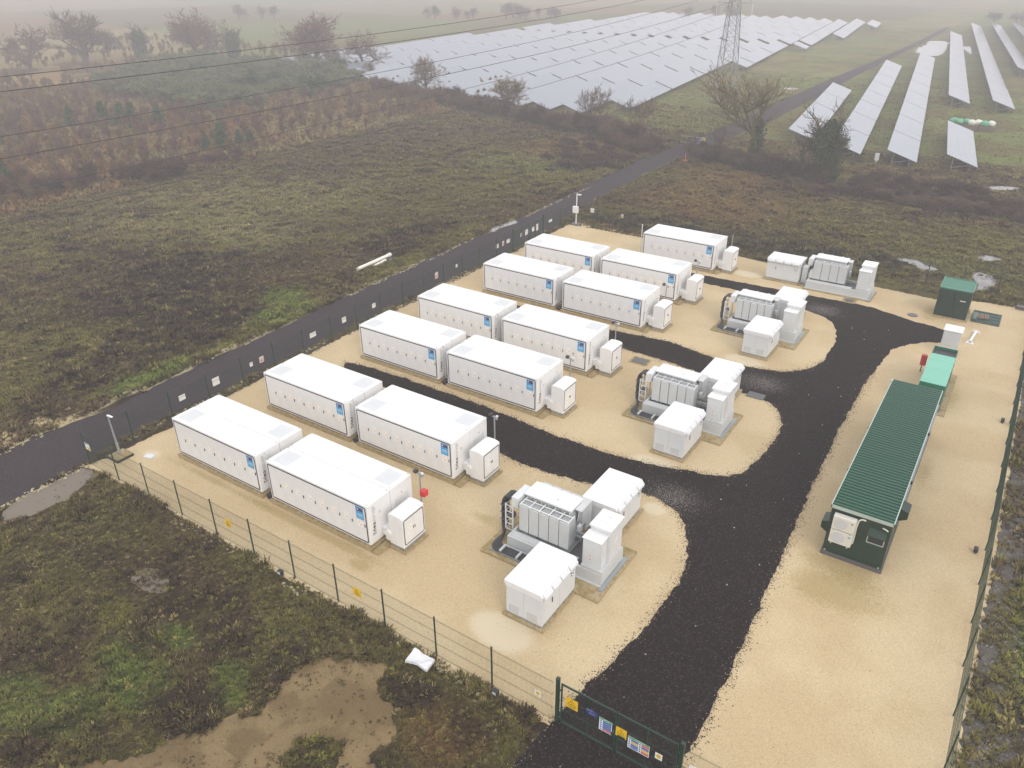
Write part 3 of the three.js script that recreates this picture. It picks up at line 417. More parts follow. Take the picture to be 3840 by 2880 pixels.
// ---------- transformers, inverters, switchgear ----------
function makeTransformer(banks, cables) {
  const o = new THREE.Group(); o.name = 'transformer'; const X = 13.55, Z = -4.5, b = (x0, x1, y0, y1, z0, z1, r) => bx(x0 - X, x1 - X, y0, y1, z0 - Z, z1 - Z, r), v = (x, y, z) => V(x - X, y, z - Z);
  part(o, 'bund', [b(11.25, 15.93, 0.12, 0.2, -5.5, -3.5), b(11.25, 15.93, 0.2, 0.66, -3.6, -3.5, 0.01), b(11.25, 15.93, 0.2, 0.66, -5.5, -5.4, 0.01), b(11.25, 11.35, 0.2, 0.66, -5.39, -3.61, 0.01), b(15.83, 15.93, 0.2, 0.66, -5.39, -3.61, 0.01)], lightGrey);
  part(o, 'bund_cover', [b(11.36, 14.6, 0.63, 0.662, -3.98, -3.61, 0.005)], lightGrey); part(o, 'bund_cover', [b(14.0, 14.85, 0.42, 0.44, -5.39, -4.0)], darkSteel);
  part(o, 'base_ledge', b(15.95, 16.12, 0.02, 0.14, -5.62, -3.2), steel); part(o, 'base_rail', [b(11.2, 15.94, 0.0, 0.119, -3.75, -3.4), b(11.2, 15.94, 0.0, 0.119, -5.6, -5.25)], lightGrey);
  const tank = part(o, 'tank', b(11.5, 13.7, 0.4, 2.22, -5.6, -4.78, 0.02), lightGrey);
  const lid = part(o, 'lid', b(11.4, 13.78, 2.22, 2.31, -5.72, -4.66, 0.015), white);
  for (let k = 0; k < 7; k++) part(lid, 'stiffener', b(11.52 + k * 0.355, 11.56 + k * 0.355, 1.86, 2.219, -4.77, -4.68), lightGrey);
  part(lid, 'filler_cap', rod(v(12.9, 2.31, -5.05), v(12.9, 2.35, -5.05), 0.045, 0.045, 10), grilleM); for (const q of [11.6, 12.4, 13.2]) part(lid, 'lug', b(q, q + 0.1, 2.31, 2.36, -5.68, -5.6), white);
  const fx0 = 11.5, fw = (14.02 - fx0) / banks;
  for (let k = 0; k < banks; k++) {
    const r = part(o, 'radiator', [b(fx0 + k * fw + 0.016, fx0 + (k + 1) * fw - 0.016, 0.72, 2.07, -4.14, -4.06, 0.02)], lightGrey);
    for (let q = 0; q < 7; q++) part(r, 'fin', b(fx0 + k * fw + 0.022, fx0 + (k + 1) * fw - 0.022, 0.75, 2.04, -4.66 + q * 0.074, -4.63 + q * 0.074), lightGrey);
    part(o, 'radiator', [b(fx0 + k * fw + 0.016, fx0 + (k + 1) * fw - 0.016, 0.72, 2.07, -6.14, -5.62, 0.02)], lightGrey);
  }
  part(o, 'header_rail', [bar(v(11.55, 2.13, -4.12), v(14.0, 2.13, -4.12), 0.045), bar(v(11.55, 2.13, -4.5), v(14.0, 2.13, -4.5), 0.035)], paleGrey);
  for (let k = 0; k <= banks; k++) part(o, 'header_bracket', bar(v(fx0 + 0.06 + k * (fw * banks - 0.12) / banks, 2.13, -4.65), v(fx0 + 0.06 + k * (fw * banks - 0.12) / banks, 2.13, -4.04), 0.04), paleGrey);
  part(o, 'cable_box', [b(11.02, 11.38, 1.72, 2.24, -5.3, -4.2, 0.02)], paleGrey); part(o, 'terminal_box', [b(13.8, 14.05, 1.25, 2.2, -5.6, -5.2, 0.02), b(13.8, 14.12, 2.201, 2.25, -5.6, -4.95, 0.01)], lightGrey);
  const gz = part(o, 'gauge_box', [b(14.04, 14.2, 1.3, 1.6, -4.95, -4.72, 0.01)], paleGrey); part(gz, 'cable', tube([[13.95 - X, 1.5, -4.85 - Z], [14.0 - X, 1.8, -4.8 - Z], [13.98 - X, 2.05, -5.0 - Z], [13.92 - X, 2.25, -4.95 - Z]], 0.014, 14, 5), grilleM);
  part(o, 'valve', [rod(v(13.87, 0.8, -5.0), v(14.15, 0.8, -5.0), 0.05, 0.05, 8), rod(v(14.1, 0.62, -5.0), v(14.1, 0.98, -5.0), 0.03, 0.03, 8)], grilleM);
  if (cables) {
    for (let k = 0; k < 6; k++) {
      const z = -4.74 + k * 0.095, yy = 0.2, q = 10.62 + k * 0.03, zz = -2.9 - k * 0.075;
      part(o, 'cable', tube([[11.1, 2.05, z], [10.85, 2.12, z], [10.64, 2.03, z], [10.53, 1.78, z], [10.5, 1.3, z], [10.5, 0.8, z], [10.53, 0.48, z + 0.05], [q - 0.02, 0.28, z + 0.3], [q + 0.08, yy, z + 0.6], [q + 0.14, yy, zz - 0.22], [q + 0.34, yy, zz], [11.6, yy, zz], [12.4, yy, zz], [13.3, yy, zz]].map(([a, c, e]) => [a - X, c, e - Z]), 0.052, 70, 7), rubber);
    }
    part(o, 'cable_tray', [b(10.75, 13.2, 0.12, 0.2, -2.86, -2.83), b(10.75, 13.2, 0.12, 0.15, -3.3, -2.87)], steel); for (const q of [11.25, 12.1]) part(o, 'cable_cleat', [b(q, q + 0.1, 0.15, 0.31, -3.32, -2.85)], grilleM);
    for (const q of [1.55, 1.15, 0.75]) part(o, 'cable_cleat', [b(10.42, 10.58, q, q + 0.05, -4.82, -4.2)], darkSteel);
    const fr = part(o, 'cable_ladder', [bar(v(10.7, 0.1, -4.8), v(10.7, 1.75, -4.8), 0.05), bar(v(10.7, 0.1, -4.22), v(10.7, 1.75, -4.22), 0.05), bar(v(11.08, 0.1, -4.22), v(11.08, 1.75, -4.22), 0.05), bar(v(11.08, 0.1, -4.8), v(11.08, 1.62, -4.8), 0.05)], paleGrey);
    for (let k = 0; k < 5; k++) part(fr, 'rung', [bar(v(10.7, 0.35 + k * 0.33, -4.22), v(11.08, 0.35 + k * 0.33, -4.22), 0.035), bar(v(10.7, 0.35 + k * 0.33, -4.8), v(10.7, 0.35 + k * 0.33, -4.25), 0.03)], paleGrey);
    part(o, 'marshalling_box', b(10.78, 11.02, 0.9, 1.15, -4.6, -4.3, 0.01), darkSteel);
  } else { part(o, 'cable_stub', [tube([[11.2 - X, 1.2, -5.1 - Z], [10.9 - X, 1.2, -5.1 - Z], [10.6 - X, 1.05, -5.15 - Z], [10.35 - X, 1.0, -5.2 - Z]], 0.11, 14, 8)], rubber); part(o, 'terminal_box', b(11.3, 11.62, 0.72, 1.35, -4.75, -4.1, 0.02), paleGrey); }
  return o;
}
function makeSwitchgear() {
  const o = new THREE.Group(); o.name = 'switchgear_cabinet';                  // origin at (15.4, 0, -4.4); two joined cabinets on the bund
  const b = (x0, x1, y0, y1, z0, z1, r) => bx(x0 - 15.4, x1 - 15.4, y0, y1, z0 + 4.4, z1 + 4.4, r);
  part(o, 'base', b(14.92, 15.92, 0.662, 0.80, -5.48, -3.52), lightGrey);
  part(o, 'body', b(14.95, 15.88, 0.8, 2.38, -5.35, -4.22, 0.015), paleGrey, 'tall cabinet body'); part(o, 'roof', b(14.91, 15.92, 2.38, 2.49, -5.4, -4.17, 0.015), white); part(o, 'roof_flange', [ring(0.36, 0.42, 0.02, 0.025, 0.05).rotateX(-Math.PI / 2).translate(-0.02, 2.491, -0.4)], white);
  for (const q of [-5.25, -4.8, -4.32]) part(o, 'lid_bolt', b(15.93, 15.95, 2.41, 2.45, q - 0.015, q + 0.015), grilleM);
  part(o, 'side_cabinet', b(14.93, 15.76, 0.8, 2.15, -4.21, -3.62, 0.012), paleGrey); part(o, 'side_cabinet_roof', b(14.9, 15.8, 2.15, 2.2, -4.215, -3.58, 0.012), white);
  part(o, 'door', b(14.97, 15.70, 0.88, 2.08, -3.619, -3.607, 0.003), paleGrey); part(o, 'door', b(15.881, 15.893, 0.9, 2.3, -5.28, -4.3, 0.003), paleGrey);
  const wl = clean(plate(0.11, 0.13)); const a = share(o, 'warning_label', wl, warnTri, 15.3 - 15.4, 1.38, -3.604 + 4.4), c = share(o, 'warning_label', wl, warnTri, 15.3 - 15.4, 1.18, -3.604 + 4.4); a.userData.label = c.userData.label = 'yellow triangle warning sticker';
  share(o, 'warning_label', clean(plate(0.13, 0.24)).rotateY(Math.PI / 2), warnM, 15.897 - 15.4, 1.7, -4.75 + 4.4); part(o, 'hinge', [b(15.765, 15.78, 0.85, 1.95, -3.66, -3.63)], grilleM);
  return o;
}
const warnTri = printed(48, 56, (c, w, h) => { c.fillStyle = '#e9ecec'; c.fillRect(0, 0, w, h); c.fillStyle = '#d58a2c'; c.beginPath(); c.moveTo(24, 6); c.lineTo(44, 40); c.lineTo(4, 40); c.fill(); c.fillStyle = '#7b5a3a'; c.fillRect(10, 44, 28, 6); });
const flapM = mat([0.64, 0.655, 0.68], 0.42);
function makeInverter() {
  const o = new THREE.Group(); o.name = 'power_inverter'; const w = 1.66, d = 2.58, y0 = 0.19, h = 1.66;   // lifting flaps on +x, doors with vents on +z
  part(o, 'body', bx(-w / 2, w / 2, y0, h, -d / 2, d / 2, 0.015), paleGrey); part(o, 'base_frame', bx(-w / 2 + 0.02, w / 2 - 0.02, 0.12, y0, -d / 2 + 0.02, d / 2 - 0.02), steel);
  const s = new THREE.Shape(); s.moveTo(-w / 2 - 0.05, h); s.lineTo(w / 2 + 0.02, h); s.lineTo(w / 2 + 0.02, h + 0.06); s.lineTo(w / 2 - 0.06, h + 0.15); s.lineTo(-w / 2 - 0.05, h + 0.15);
  part(o, 'roof', new THREE.ExtrudeGeometry(s, { depth: d + 0.08, bevelEnabled: true, bevelSize: 0.008, bevelThickness: 0.008, bevelSegments: 1 }).translate(0, 0, -d / 2 - 0.04), white);
  for (let k = 0; k < 4; k++) { const z0 = -d / 2 + 0.05 + k * 0.64, f = new THREE.Shape(); f.moveTo(w / 2 - 0.03, h + 0.135); f.lineTo(w / 2 + 0.02, h + 0.12); f.lineTo(w / 2 + 0.13, h + 0.0); f.lineTo(w / 2 + 0.13, h - 0.1); f.lineTo(w / 2 + 0.10, h - 0.13); f.lineTo(w / 2 + 0.013, h - 0.13); f.lineTo(w / 2 + 0.013, h - 0.0); f.lineTo(w / 2 + 0.03, h + 0.06); part(o, 'vent_flap', new THREE.ExtrudeGeometry(f, { depth: 0.56, bevelEnabled: true, bevelSize: 0.006, bevelThickness: 0.01, bevelSegments: 1 }).translate(0.012, 0.012, z0), flapM); }
  for (const q of [-1, 1]) { const dr = part(o, 'door', bx(q * 0.405 - 0.395, q * 0.405 + 0.395, y0 + 0.05, h - 0.14, d / 2 + 0.0005, d / 2 + 0.014, 0.004), paleGrey); const g = part(dr, 'vent_grille', bx(q * 0.42 - 0.28, q * 0.42 + 0.2, y0 + 0.1, y0 + 0.46, d / 2 + 0.015, d / 2 + 0.02), grilleM); }
  part(o, 'front_visor', bx(-w / 2 - 0.02, w / 2 + 0.01, h - 0.12, h - 0.001, d / 2 + 0.001, d / 2 + 0.03, 0.005), white);
  for (let k = 0; k < 2; k++) part(o, 'side_door', bx(w / 2 + 0.0005, w / 2 + 0.012, y0 + 0.06, h - 0.22, -1.2 + k * 1.22, -0.02 + k * 1.22, 0.003), paleGrey);
  part(o, 'door_handle', bx(w / 2 + 0.013, w / 2 + 0.04, 0.95, 1.2, 0.55, 0.58), black); share(o, 'warning_label', clean(plate(0.1, 0.12)).rotateY(Math.PI / 2), warnTri, w / 2 + 0.0145, 1.05, 0.95);
  for (const [a, c] of [[-0.9, 1.28], [-1.05, 1.2], [-0.95, 1.12], [-1.1, 1.32]]) part(o, 'gauge', rod(V(w / 2 + 0.012, c, a), V(w / 2 + 0.03, c, a), 0.03, 0.03, 8), black);
  return o;
}
{
  const T = makeTransformer(5, true), G = makeSwitchgear(), I = makeInverter(), where = ['nearest the front fence', 'in mid yard', 'third from the front fence'];
  T.userData = { category: 'transformer', group: 'grey transformers with black cables' }; G.userData = { category: 'switchgear', group: 'grey switchgear cabinets' }; I.userData = { category: 'inverter', group: 'white power inverters' };
  const add = (src, label, x, z, ry = 0) => dup(src, label, x, 0, z, ry);
  for (let k = 0; k < 3; k++) {
    const oz = -13.86 * k;
    add(T, `grey finned transformer with black cable arch, ${where[k]}`, 13.55, -4.5 + oz); add(G, `tall grey switchgear cabinets with warning stickers beside transformer ${where[k]}`, 15.4, -4.4 + oz);
    add(I, `white inverter with lid flaps in front of transformer ${where[k]}`, 14.28, -1.45 + oz); add(I, `white inverter with lid flaps behind transformer ${where[k]}`, 14.23, -7.75 + oz);
    plinth('transformer_slab', `stained concrete slab under transformer ${where[k]}`, 'slab', 'concrete slabs under transformers', 10.4, 16.25, -6.3 + oz, -2.62 + oz, 0.1 - 0.005 * 0);
    for (const [q, t] of [[-1.45, 'front'], [-7.75, 'rear']]) plinth('inverter_slab', `concrete beams under the ${t} white inverter of transformer ${where[k]}`, 'slab', 'concrete slabs under inverters', 13.33, 15.22, q - 1.12 + oz + (t === 'front' ? 0 : -0.3), q + (t === 'front' ? 1.42 : 1.4) + oz, 0.117);
  }
  const T4 = makeTransformer(4, false); T4.userData = { category: 'transformer' }; add(T4, 'grey transformer with four radiator banks beside the back fence', 16.05, -42.95);
  add(G, 'tall grey switchgear cabinets with warning stickers beside transformer at the back fence', 17.9, -42.85);
  add(I, 'white inverter box with lid flaps facing the yard by the back fence', 11.75, -43.2, -Math.PI / 2); plinth('inverter_slab', 'concrete beams under the white inverter by the back fence', 'slab', 'concrete slabs under inverters', 10.3, 13.25, -44.1, -42.2, 0.117);
  { const o = thing('cable_cabinet', 'small white cable cabinet between inverter and transformer at the back fence', 'cabinet', null, 13.35, 0, -43.2); part(o, 'body', bx(-0.2, 0.2, 0.12, 1.35, -0.35, 0.3, 0.015), paleGrey); part(o, 'base', bx(-0.24, 0.26, 0, 0.119, -0.4, 0.5), steel); part(o, 'roof', bx(-0.22, 0.22, 1.351, 1.39, -0.37, 0.32, 0.01), white); }
  plinth('transformer_slab', 'concrete slab under the transformer at the back fence', 'slab', 'concrete slabs under transformers', 13.62, 18.7, -44.1, -41.75, 0.1);
}
// galvanised covers and manholes
const cover = (label, x, z, round) => round ? solo('manhole_cover', label, 'manhole', 'round manhole covers', [new THREE.CylinderGeometry(0.3, 0.3, 0.03, 20), new THREE.CylinderGeometry(0.36, 0.36, 0.02, 20).translate(0, -0.012, 0)], darkSteel, x, 0.03, z) : solo('cable_pit_cover', label, 'cover', 'flat cable pit covers', [bx(-0.5, 0.5, -0.02, 0.03, -0.35, 0.35, 0.008)], darkSteel, x, 0.012, z);
cover('round black manhole cover in front of the back transformer', 17.3, -41.25, true); cover('round grey manhole cover before the green store', 21.8, -40.9, true);
cover('flat cable pit cover beside the second switchgear group', 16.1, -22.9, false); cover('flat cable pit cover behind fourth row control cabinet', 8.35, -23.3, false);
plinth('pit_collar', 'concrete collar round the cable pit behind fourth row', 'slab', 'concrete collars', 7.7, 9.0, -23.85, -22.75, 0.011);
plinth('pit_collar', 'concrete collar round the manhole before the back transformer', 'slab', 'concrete collars', 16.8, 17.8, -41.75, -40.75, 0.014);
solo('paving_slab', 'loose grey paving slab lying on gravel near the front left corner', 'slab', null, bx(-0.25, 0.25, 0, 0.05, -0.18, 0.18, 0.01), paleGrey, -8.5, 0.004, 0.9, 0.3);

// ---------- green control building ----------
{
  const o = thing('control_building', 'long dark green control building with ribbed roof beside the east fence', 'building', null, 24.18, 0, -17.3), w = 1.2, d = 6.55;
  part(o, 'skid', [bx(-w - 0.06, w + 0.06, 0.02, 0.2, -d - 0.05, d + 0.05, 0.01)], darkSteel); part(o, 'body', bx(-w, w, 0.2, 2.62, -d, d, 0.01), darkGreen);
  const s = new THREE.Shape(), n = 57, p = (2 * d + 0.16) / n; s.moveTo(-d - 0.08, 0); for (let k = 0; k < n; k++) { const a = -d - 0.08 + k * p; s.lineTo(a, 0.02); s.lineTo(a + p * 0.4, 0.02); s.lineTo(a + p * 0.52, 0.095); s.lineTo(a + p * 0.88, 0.095); s.lineTo(a + p, 0.02); } s.lineTo(d + 0.08, 0);
  part(o, 'roof', new THREE.ExtrudeGeometry(s, { depth: 2 * w + 0.02, bevelEnabled: false }).translate(0, 0, -w - 0.01).rotateY(Math.PI / 2).translate(0, 2.6205, 0), roofGreen);
  part(o, 'roof_trim', [bx(-w - 0.05, -w - 0.012, 2.56, 2.72, -d - 0.1, d + 0.1), bx(w + 0.012, w + 0.05, 2.56, 2.72, -d - 0.1, d + 0.1)], trimM); part(o, 'roof_trim', [bx(-w - 0.05, w + 0.05, 2.55, 2.71, d + 0.085, d + 0.1)], trimM); part(o, 'roof_trim', [bx(-w - 0.05, w + 0.05, 2.55, 2.7, -d - 0.1, -d - 0.085)], darkGreen);
  const hood = (x, y, z, sx) => { const q = new THREE.Shape(); q.moveTo(0, 0); q.lineTo(0.38, -0.12); q.lineTo(0.38, -0.45); q.lineTo(0.1, -0.62); q.lineTo(0, -0.62); const g = new THREE.ExtrudeGeometry(q, { depth: 0.75, bevelEnabled: false }).translate(0, 0, -0.375); if (sx < 0) g.rotateY(Math.PI); return part(o, 'air_hood', g.translate(x, y, z), darkGreen); };
  hood(w + 0.001, 2.3, 4.4, 1); hood(-w - 0.001, 1.15, 5.3, -1);
  for (const y of [1.72, 1.02]) {
    const a = part(o, 'air_conditioner', bx(-1.02, -0.12, y, y + 0.66, d + 0.06, d + 0.36, 0.02), cream); part(a, 'fan_grille', [new THREE.CylinderGeometry(0.27, 0.27, 0.012, 24).rotateX(Math.PI / 2).translate(-0.68, y + 0.33, d + 0.367)], grilleM); part(a, 'side_panel', bx(-0.33, -0.15, y + 0.05, y + 0.6, d + 0.361, d + 0.37), cream); for (const q of [-0.9, -0.24]) part(a, 'bracket', bx(q - 0.03, q + 0.03, y - 0.06, y - 0.001, d + 0.001, d + 0.38), trimM); part(a, 'nameplate', bx(-0.30, -0.2, y + 0.46, y + 0.54, d + 0.3705, d + 0.374), mat([0.12, 0.35, 0.38], 0.5));
  }
  part(o, 'coolant_pipe', [tube([[0.18, 2.38, d + 0.02], [0.08, 2.42, d + 0.06], [-0.04, 2.36, d + 0.08], [-0.09, 2.1, d + 0.1], [-0.09, 1.5, d + 0.1], [-0.1, 1.1, d + 0.1]], 0.035, 30, 7)], cream);
  const lv = part(o, 'vent_louvre', [bx(0.42, 1.02, 1.42, 1.85, d + 0.001, d + 0.03)], black); part(lv, 'frame', [bx(0.38, 1.06, 1.38, 1.42, d + 0.001, d + 0.05), bx(0.38, 0.42, 1.4201, 1.85, d + 0.001, d + 0.05), bx(1.02, 1.06, 1.4201, 1.85, d + 0.001, d + 0.05)], trimM);
  { const q = new THREE.Shape(); q.moveTo(0, 0); q.lineTo(0.3, -0.2); q.lineTo(0.3, -0.24); q.lineTo(0, -0.2); part(lv, 'hood', new THREE.ExtrudeGeometry(q, { depth: 0.7, bevelEnabled: false }).rotateY(-Math.PI / 2).translate(1.07, 2.12, d + 0.002), darkGreen); }
  part(o, 'downpipe', [tube([[0.86, 2.32, d + 0.05], [1.02, 2.28, d + 0.06], [1.08, 2.24, d + 0.05]], 0.03, 8, 6)], cream); part(o, 'cable_channel', [bx(w + 0.002, w + 0.09, 1.9, 2.0, -d + 0.2, 3.9), bx(w + 0.002, w + 0.08, 0.25, 1.6, 3.0, 3.08)], steel);
  for (const [x, z] of [[w + 0.07, -2.2], [-w - 0.07, -1.2], [-w - 0.07, 3.1], [w + 0.07, 2.6]]) part(o, 'wall_lamp', [bx(x - 0.065, x + 0.065, 2.3, 2.42, z - 0.08, z + 0.08, 0.02)], black);
  for (const q of [-1, 1]) part(o, 'door', bx(-w - 0.02, -w - 0.001, 0.25, 2.2, q * 2.6 - 0.45, q * 2.6 + 0.45, 0.005), midGreen);
  for (const q of [-1.1, 1.1]) part(o, 'lifting_eye', rod(V(q, 0.3, d + 0.05), V(q, 0.3, d + 0.07), 0.04, 0.04, 8), trimM); part(o, 'corner_bracket', bx(-w - 0.1, -w + 0.02, 2.63, 2.74, -d + 0.05, -d + 0.22), trimM);
}
// ---------- sea-green generator, louvred cabinet, green store ----------
{
  const o = thing('generator', 'sea green generator enclosure with open exhaust end behind the control building', 'generator', null, 24.78, 0, -29.2), w = 0.66, d = 2.7;
  part(o, 'skid', bx(-w - 0.02, w + 0.02, 0.1, 0.26, -d, d - 0.05), darkSteel); part(o, 'body', bx(-w, w, 0.26, 1.77, -1.55, d, 0.02), midGreen);
  for (const [a, b] of [[2.7, 2.32], [2.31, 0.7], [0.69, -0.55], [-0.56, -1.55]]) part(o, 'roof_panel', bx(-w - 0.01, w + 0.01, 1.771, 1.8, b, a, 0.005), seaGreen);
  part(o, 'exhaust_plenum', [bx(-w, -w + 0.04, 0.26, 1.82, -d, -1.56), bx(w - 0.04, w, 0.26, 1.82, -d, -1.56), bx(-w + 0.041, w - 0.041, 0.26, 1.82, -d, -d + 0.04), bx(-w + 0.041, w - 0.041, 0.26, 1.6, -1.6, -1.56), bx(-w + 0.041, w - 0.041, 0.26, 1.1, -d + 0.041, -1.601)], midGreen); part(o, 'radiator_core', bx(-w + 0.045, w - 0.045, 1.101, 1.66, -d + 0.045, -1.605), black);
  for (const q of [2.0, 1.2, 0.3, -0.9]) part(o, 'hinge', bx(w + 0.011, w + 0.04, 1.5, 1.62, q - 0.04, q + 0.04), darkSteel); part(o, 'door', bx(w + 0.0005, w + 0.01, 0.35, 1.7, 0.8, 2.2, 0.003), midGreen); part(o, 'door', bx(w + 0.0005, w + 0.01, 0.35, 1.7, -0.7, 0.7, 0.003), midGreen);
  plinth('generator_slab', 'mossy concrete slab under the sea green generator', 'slab', null, 23.95, 25.8, -32.1, -26.3, 0.098);
  const f = thing('extinguisher_box', 'red and black fire point box beside the sea green generator', 'fire box', null, 23.72, 0, -31.7); part(f, 'case', bx(-0.13, 0.16, 0.45, 1.15, -0.13, 0.13, 0.02), red); part(f, 'cover', bx(0.161, 0.2, 0.47, 1.1, -0.13, 0.13, 0.01), black); part(f, 'stand', [bx(-0.02, 0.04, 0, 0.45, -0.1, -0.04), bx(-0.02, 0.04, 0, 0.45, 0.04, 0.1)], darkSteel);
  const c = thing('louvred_cabinet', 'white cabinet with louvred grey front behind the sea green generator', 'cabinet', null, 24.78, 0, -35.6); part(c, 'body', bx(-0.52, 0.52, 0.08, 1.62, -0.5, 0.45, 0.02), lightGrey); part(c, 'roof', bx(-0.57, 0.57, 1.621, 1.75, -0.55, 0.52, 0.06), white); for (let k = 0; k < 9; k++) part(c, 'louvre', bx(-0.46, 0.46, 0.72 + k * 0.095, 0.76 + k * 0.095, 0.451, 0.49), paleGrey); part(c, 'base', bx(-0.55, 0.55, 0, 0.079, -0.52, 0.5), steel);
}
{
  const o = thing('storage_container', 'dark green storage container with ribbed teal roof in the back corner', 'container', null, 24.07, 0, -42.85), w = 1.05, d = 1.2;
  part(o, 'body', bx(-w, w, 0.1, 2.2, -d, d, 0.015), darkGreen); const s = new THREE.Shape(), n = 12, p = 2 * (d - 0.12) / n; s.moveTo(-d + 0.12, 0); for (let k = 0; k < n; k++) { const a = -d + 0.12 + k * p; s.lineTo(a + p * 0.2, 0.01); s.lineTo(a + p * 0.35, 0.05); s.lineTo(a + p * 0.65, 0.05); s.lineTo(a + p * 0.8, 0.01); } s.lineTo(d - 0.12, 0);
  part(o, 'roof', new THREE.ExtrudeGeometry(s, { depth: 2 * w - 0.12, bevelEnabled: false }).translate(0, 0, -w + 0.06).rotateY(Math.PI / 2).translate(0, 2.201, 0), storeRoof); part(o, 'roof_rail', [bx(-w - 0.03, w + 0.03, 2.17, 2.27, d - 0.09, d + 0.03), bx(-w - 0.03, -w + 0.05, 2.17, 2.27, -d, d - 0.091), bx(w - 0.05, w + 0.03, 2.17, 2.27, -d, d - 0.091), bx(-w - 0.03, w + 0.03, 2.17, 2.27, -d - 0.05, -d - 0.001)], storeRoof);
  for (const q of [-1, 1]) { const dr = part(o, 'door', bx(q * 0.5 - 0.47, q * 0.5 + 0.47, 0.2, 2.1, d + 0.001, d + 0.03, 0.006), darkGreen); for (let k = 0; k < 4; k++) part(dr, 'rib', bx(q * 0.5 - 0.4, q * 0.5 + 0.4, 0.5 + k * 0.4, 0.6 + k * 0.4, d + 0.031, d + 0.05, 0.008), darkGreen); }
  part(o, 'nameplate', bx(0.4, 0.75, 1.45, 1.51, d + 0.051, d + 0.056), white); for (const q of [-0.1, 0.1]) part(o, 'lock_rod', rod(V(q, 0.2, d + 0.045), V(q, 2.1, d + 0.045), 0.016, 0.016, 6), darkGreen); plinth('store_plinth', 'mossy timber and concrete base under the green storage container', 'plinth', null, 22.9, 25.25, -44.15, -41.5, 0.098);
  const pl = solo('green_mat', 'flat dark green grated platform beside the green storage container', 'platform', null, [bx(-0.9, 0.9, 0, 0.05, -1.2, 1.2, 0.01), ...[0, 1, 2, 3].map((k) => bx(-0.88, 0.88, 0.0505, 0.075, -1.0 + k * 0.62, -0.94 + k * 0.62)), ...[0, 1, 2].map((k) => bx(-0.6 + k * 0.6, -0.55 + k * 0.6, 0.0505, 0.07, -1.18, 1.18))], mat([0.018, 0.05, 0.04], 0.6), 26.35, 0.004, -43.15);
  const pa = thing('timber_pallet', 'small weathered timber pallet lying on the dark green platform', 'pallet', null, 26.1, 0.08, -43.1, 0.12), timber = mat([0.24, 0.17, 0.12], 0.9); for (let k = 0; k < 5; k++) part(pa, 'board', bx(-0.36 + k * 0.16, -0.26 + k * 0.16, 0.09, 0.11, -0.36, 0.36), timber); for (const q of [-0.32, 0, 0.32]) part(pa, 'bearer', bx(-0.36, 0.38, 0, 0.0895, q - 0.04, q + 0.04), timber);
  solo('ribbed_channel', 'short grey green ribbed channel beside the green storage container', 'channel', null, [bx(-0.13, 0.13, 0, 0.1, -0.65, 0.65, 0.01), ...[-0.08, 0, 0.08].map((q) => bx(q - 0.015, q + 0.015, 0.1005, 0.13, -0.62, 0.62))], mat([0.14, 0.22, 0.2], 0.5, { metalness: 0.4 }), 25.62, 0.085, -42.9);
  solo('spare_post', 'white steel post with end plates lying on the gravel', 'post', null, [bx(-0.07, 0.07, 0.03, 0.17, -1.05, 1.05, 0.01), bx(-0.26, 0.26, 0, 0.05, -1.18, -1.0, 0.01), bx(-0.26, 0.26, 0, 0.05, 1.0, 1.18, 0.01), bx(-0.2, 0.2, 0.0, 0.2, -1.05, -1.02), bx(-0.2, 0.2, 0.0, 0.2, 1.02, 1.05)], white, 25.92, 0.004, -38.95, -0.08);
  solo('small_box', 'small dark steel box on the gravel at the back right corner', 'box', null, [bx(-0.3, 0.3, 0, 0.22, -0.2, 0.2, 0.02), bx(-0.32, 0.32, 0.221, 0.25, -0.22, 0.22, 0.01)], darkSteel, 28.3, 0.004, -46.4);
}
console.log('equipment');

// ---------- fences, gates and their signs ----------
const FH = 1.98;
function wirePanel(w, h = 1.88) {                         // a welded mesh panel in the x-y plane, from x = 0 to w
  const gs = [], wire = (x0, x1, y0, y1, t) => { const g = new THREE.BoxGeometry(Math.max(t, x1 - x0), Math.max(t, y1 - y0), t); return g.translate((x0 + x1) / 2, (y0 + y1) / 2, 0); };
  const n = Math.round(w / 0.05); for (let k = 0; k <= n; k++) gs.push(wire(k * w / n, k * w / n, 0.06, 0.06 + h, 0.0034));
  for (const y of [0.08, 0.68, 1.28, 1.88]) gs.push(wire(0, w, y, y, 0.006), wire(0, w, y + 0.05, y + 0.05, 0.006));
  return merge(gs);
}
const SP = 2.52, panelG = wirePanel(SP - 0.02), postG = metres(merge([bx(-0.03, 0.03, -0.05, FH, -0.022, 0.022, 0.006), bx(-0.034, 0.034, FH, FH + 0.015, -0.026, 0.026)]));
function fence(label, x0, z0, x1, z1, first = true, last = true) {
  const Ln = Math.hypot(x1 - x0, z1 - z0), n = Math.max(1, Math.round(Ln / SP)), o = thing('mesh_fence', label, 'fence', 'green mesh fences round the compound', x0, 0, z0, Math.atan2(-(z1 - z0), x1 - x0)), s = Ln / n;
  for (let k = first ? 0 : 1; k <= (last ? n : n - 1); k++) share(o, 'fence_post', postG, fenceGreen, k * s, 0, 0);
  for (let k = 0; k < n; k++) { const m = share(o, 'mesh_panel', panelG, fenceGreen, k * s + 0.01, 0, 0.027); m.scale.x = (s - 0.02) / (SP - 0.02); }
  return o;
}
fence('green mesh fence along the front of the compound beside rough ground', -10.42, 3.02, 17.55, 3.06, true, false);
fence('green mesh fence right of the front gate', 22.18, 3.0, 28.95, 3.0, false, true);
fence('green mesh fence beside the access road between front corner and side gate', -10.42, 2.98, -10.42, -36.6, false, false);
fence('short green mesh fence between side gate and back corner', -10.42, -42.0, -10.42, -48.0, false, true);
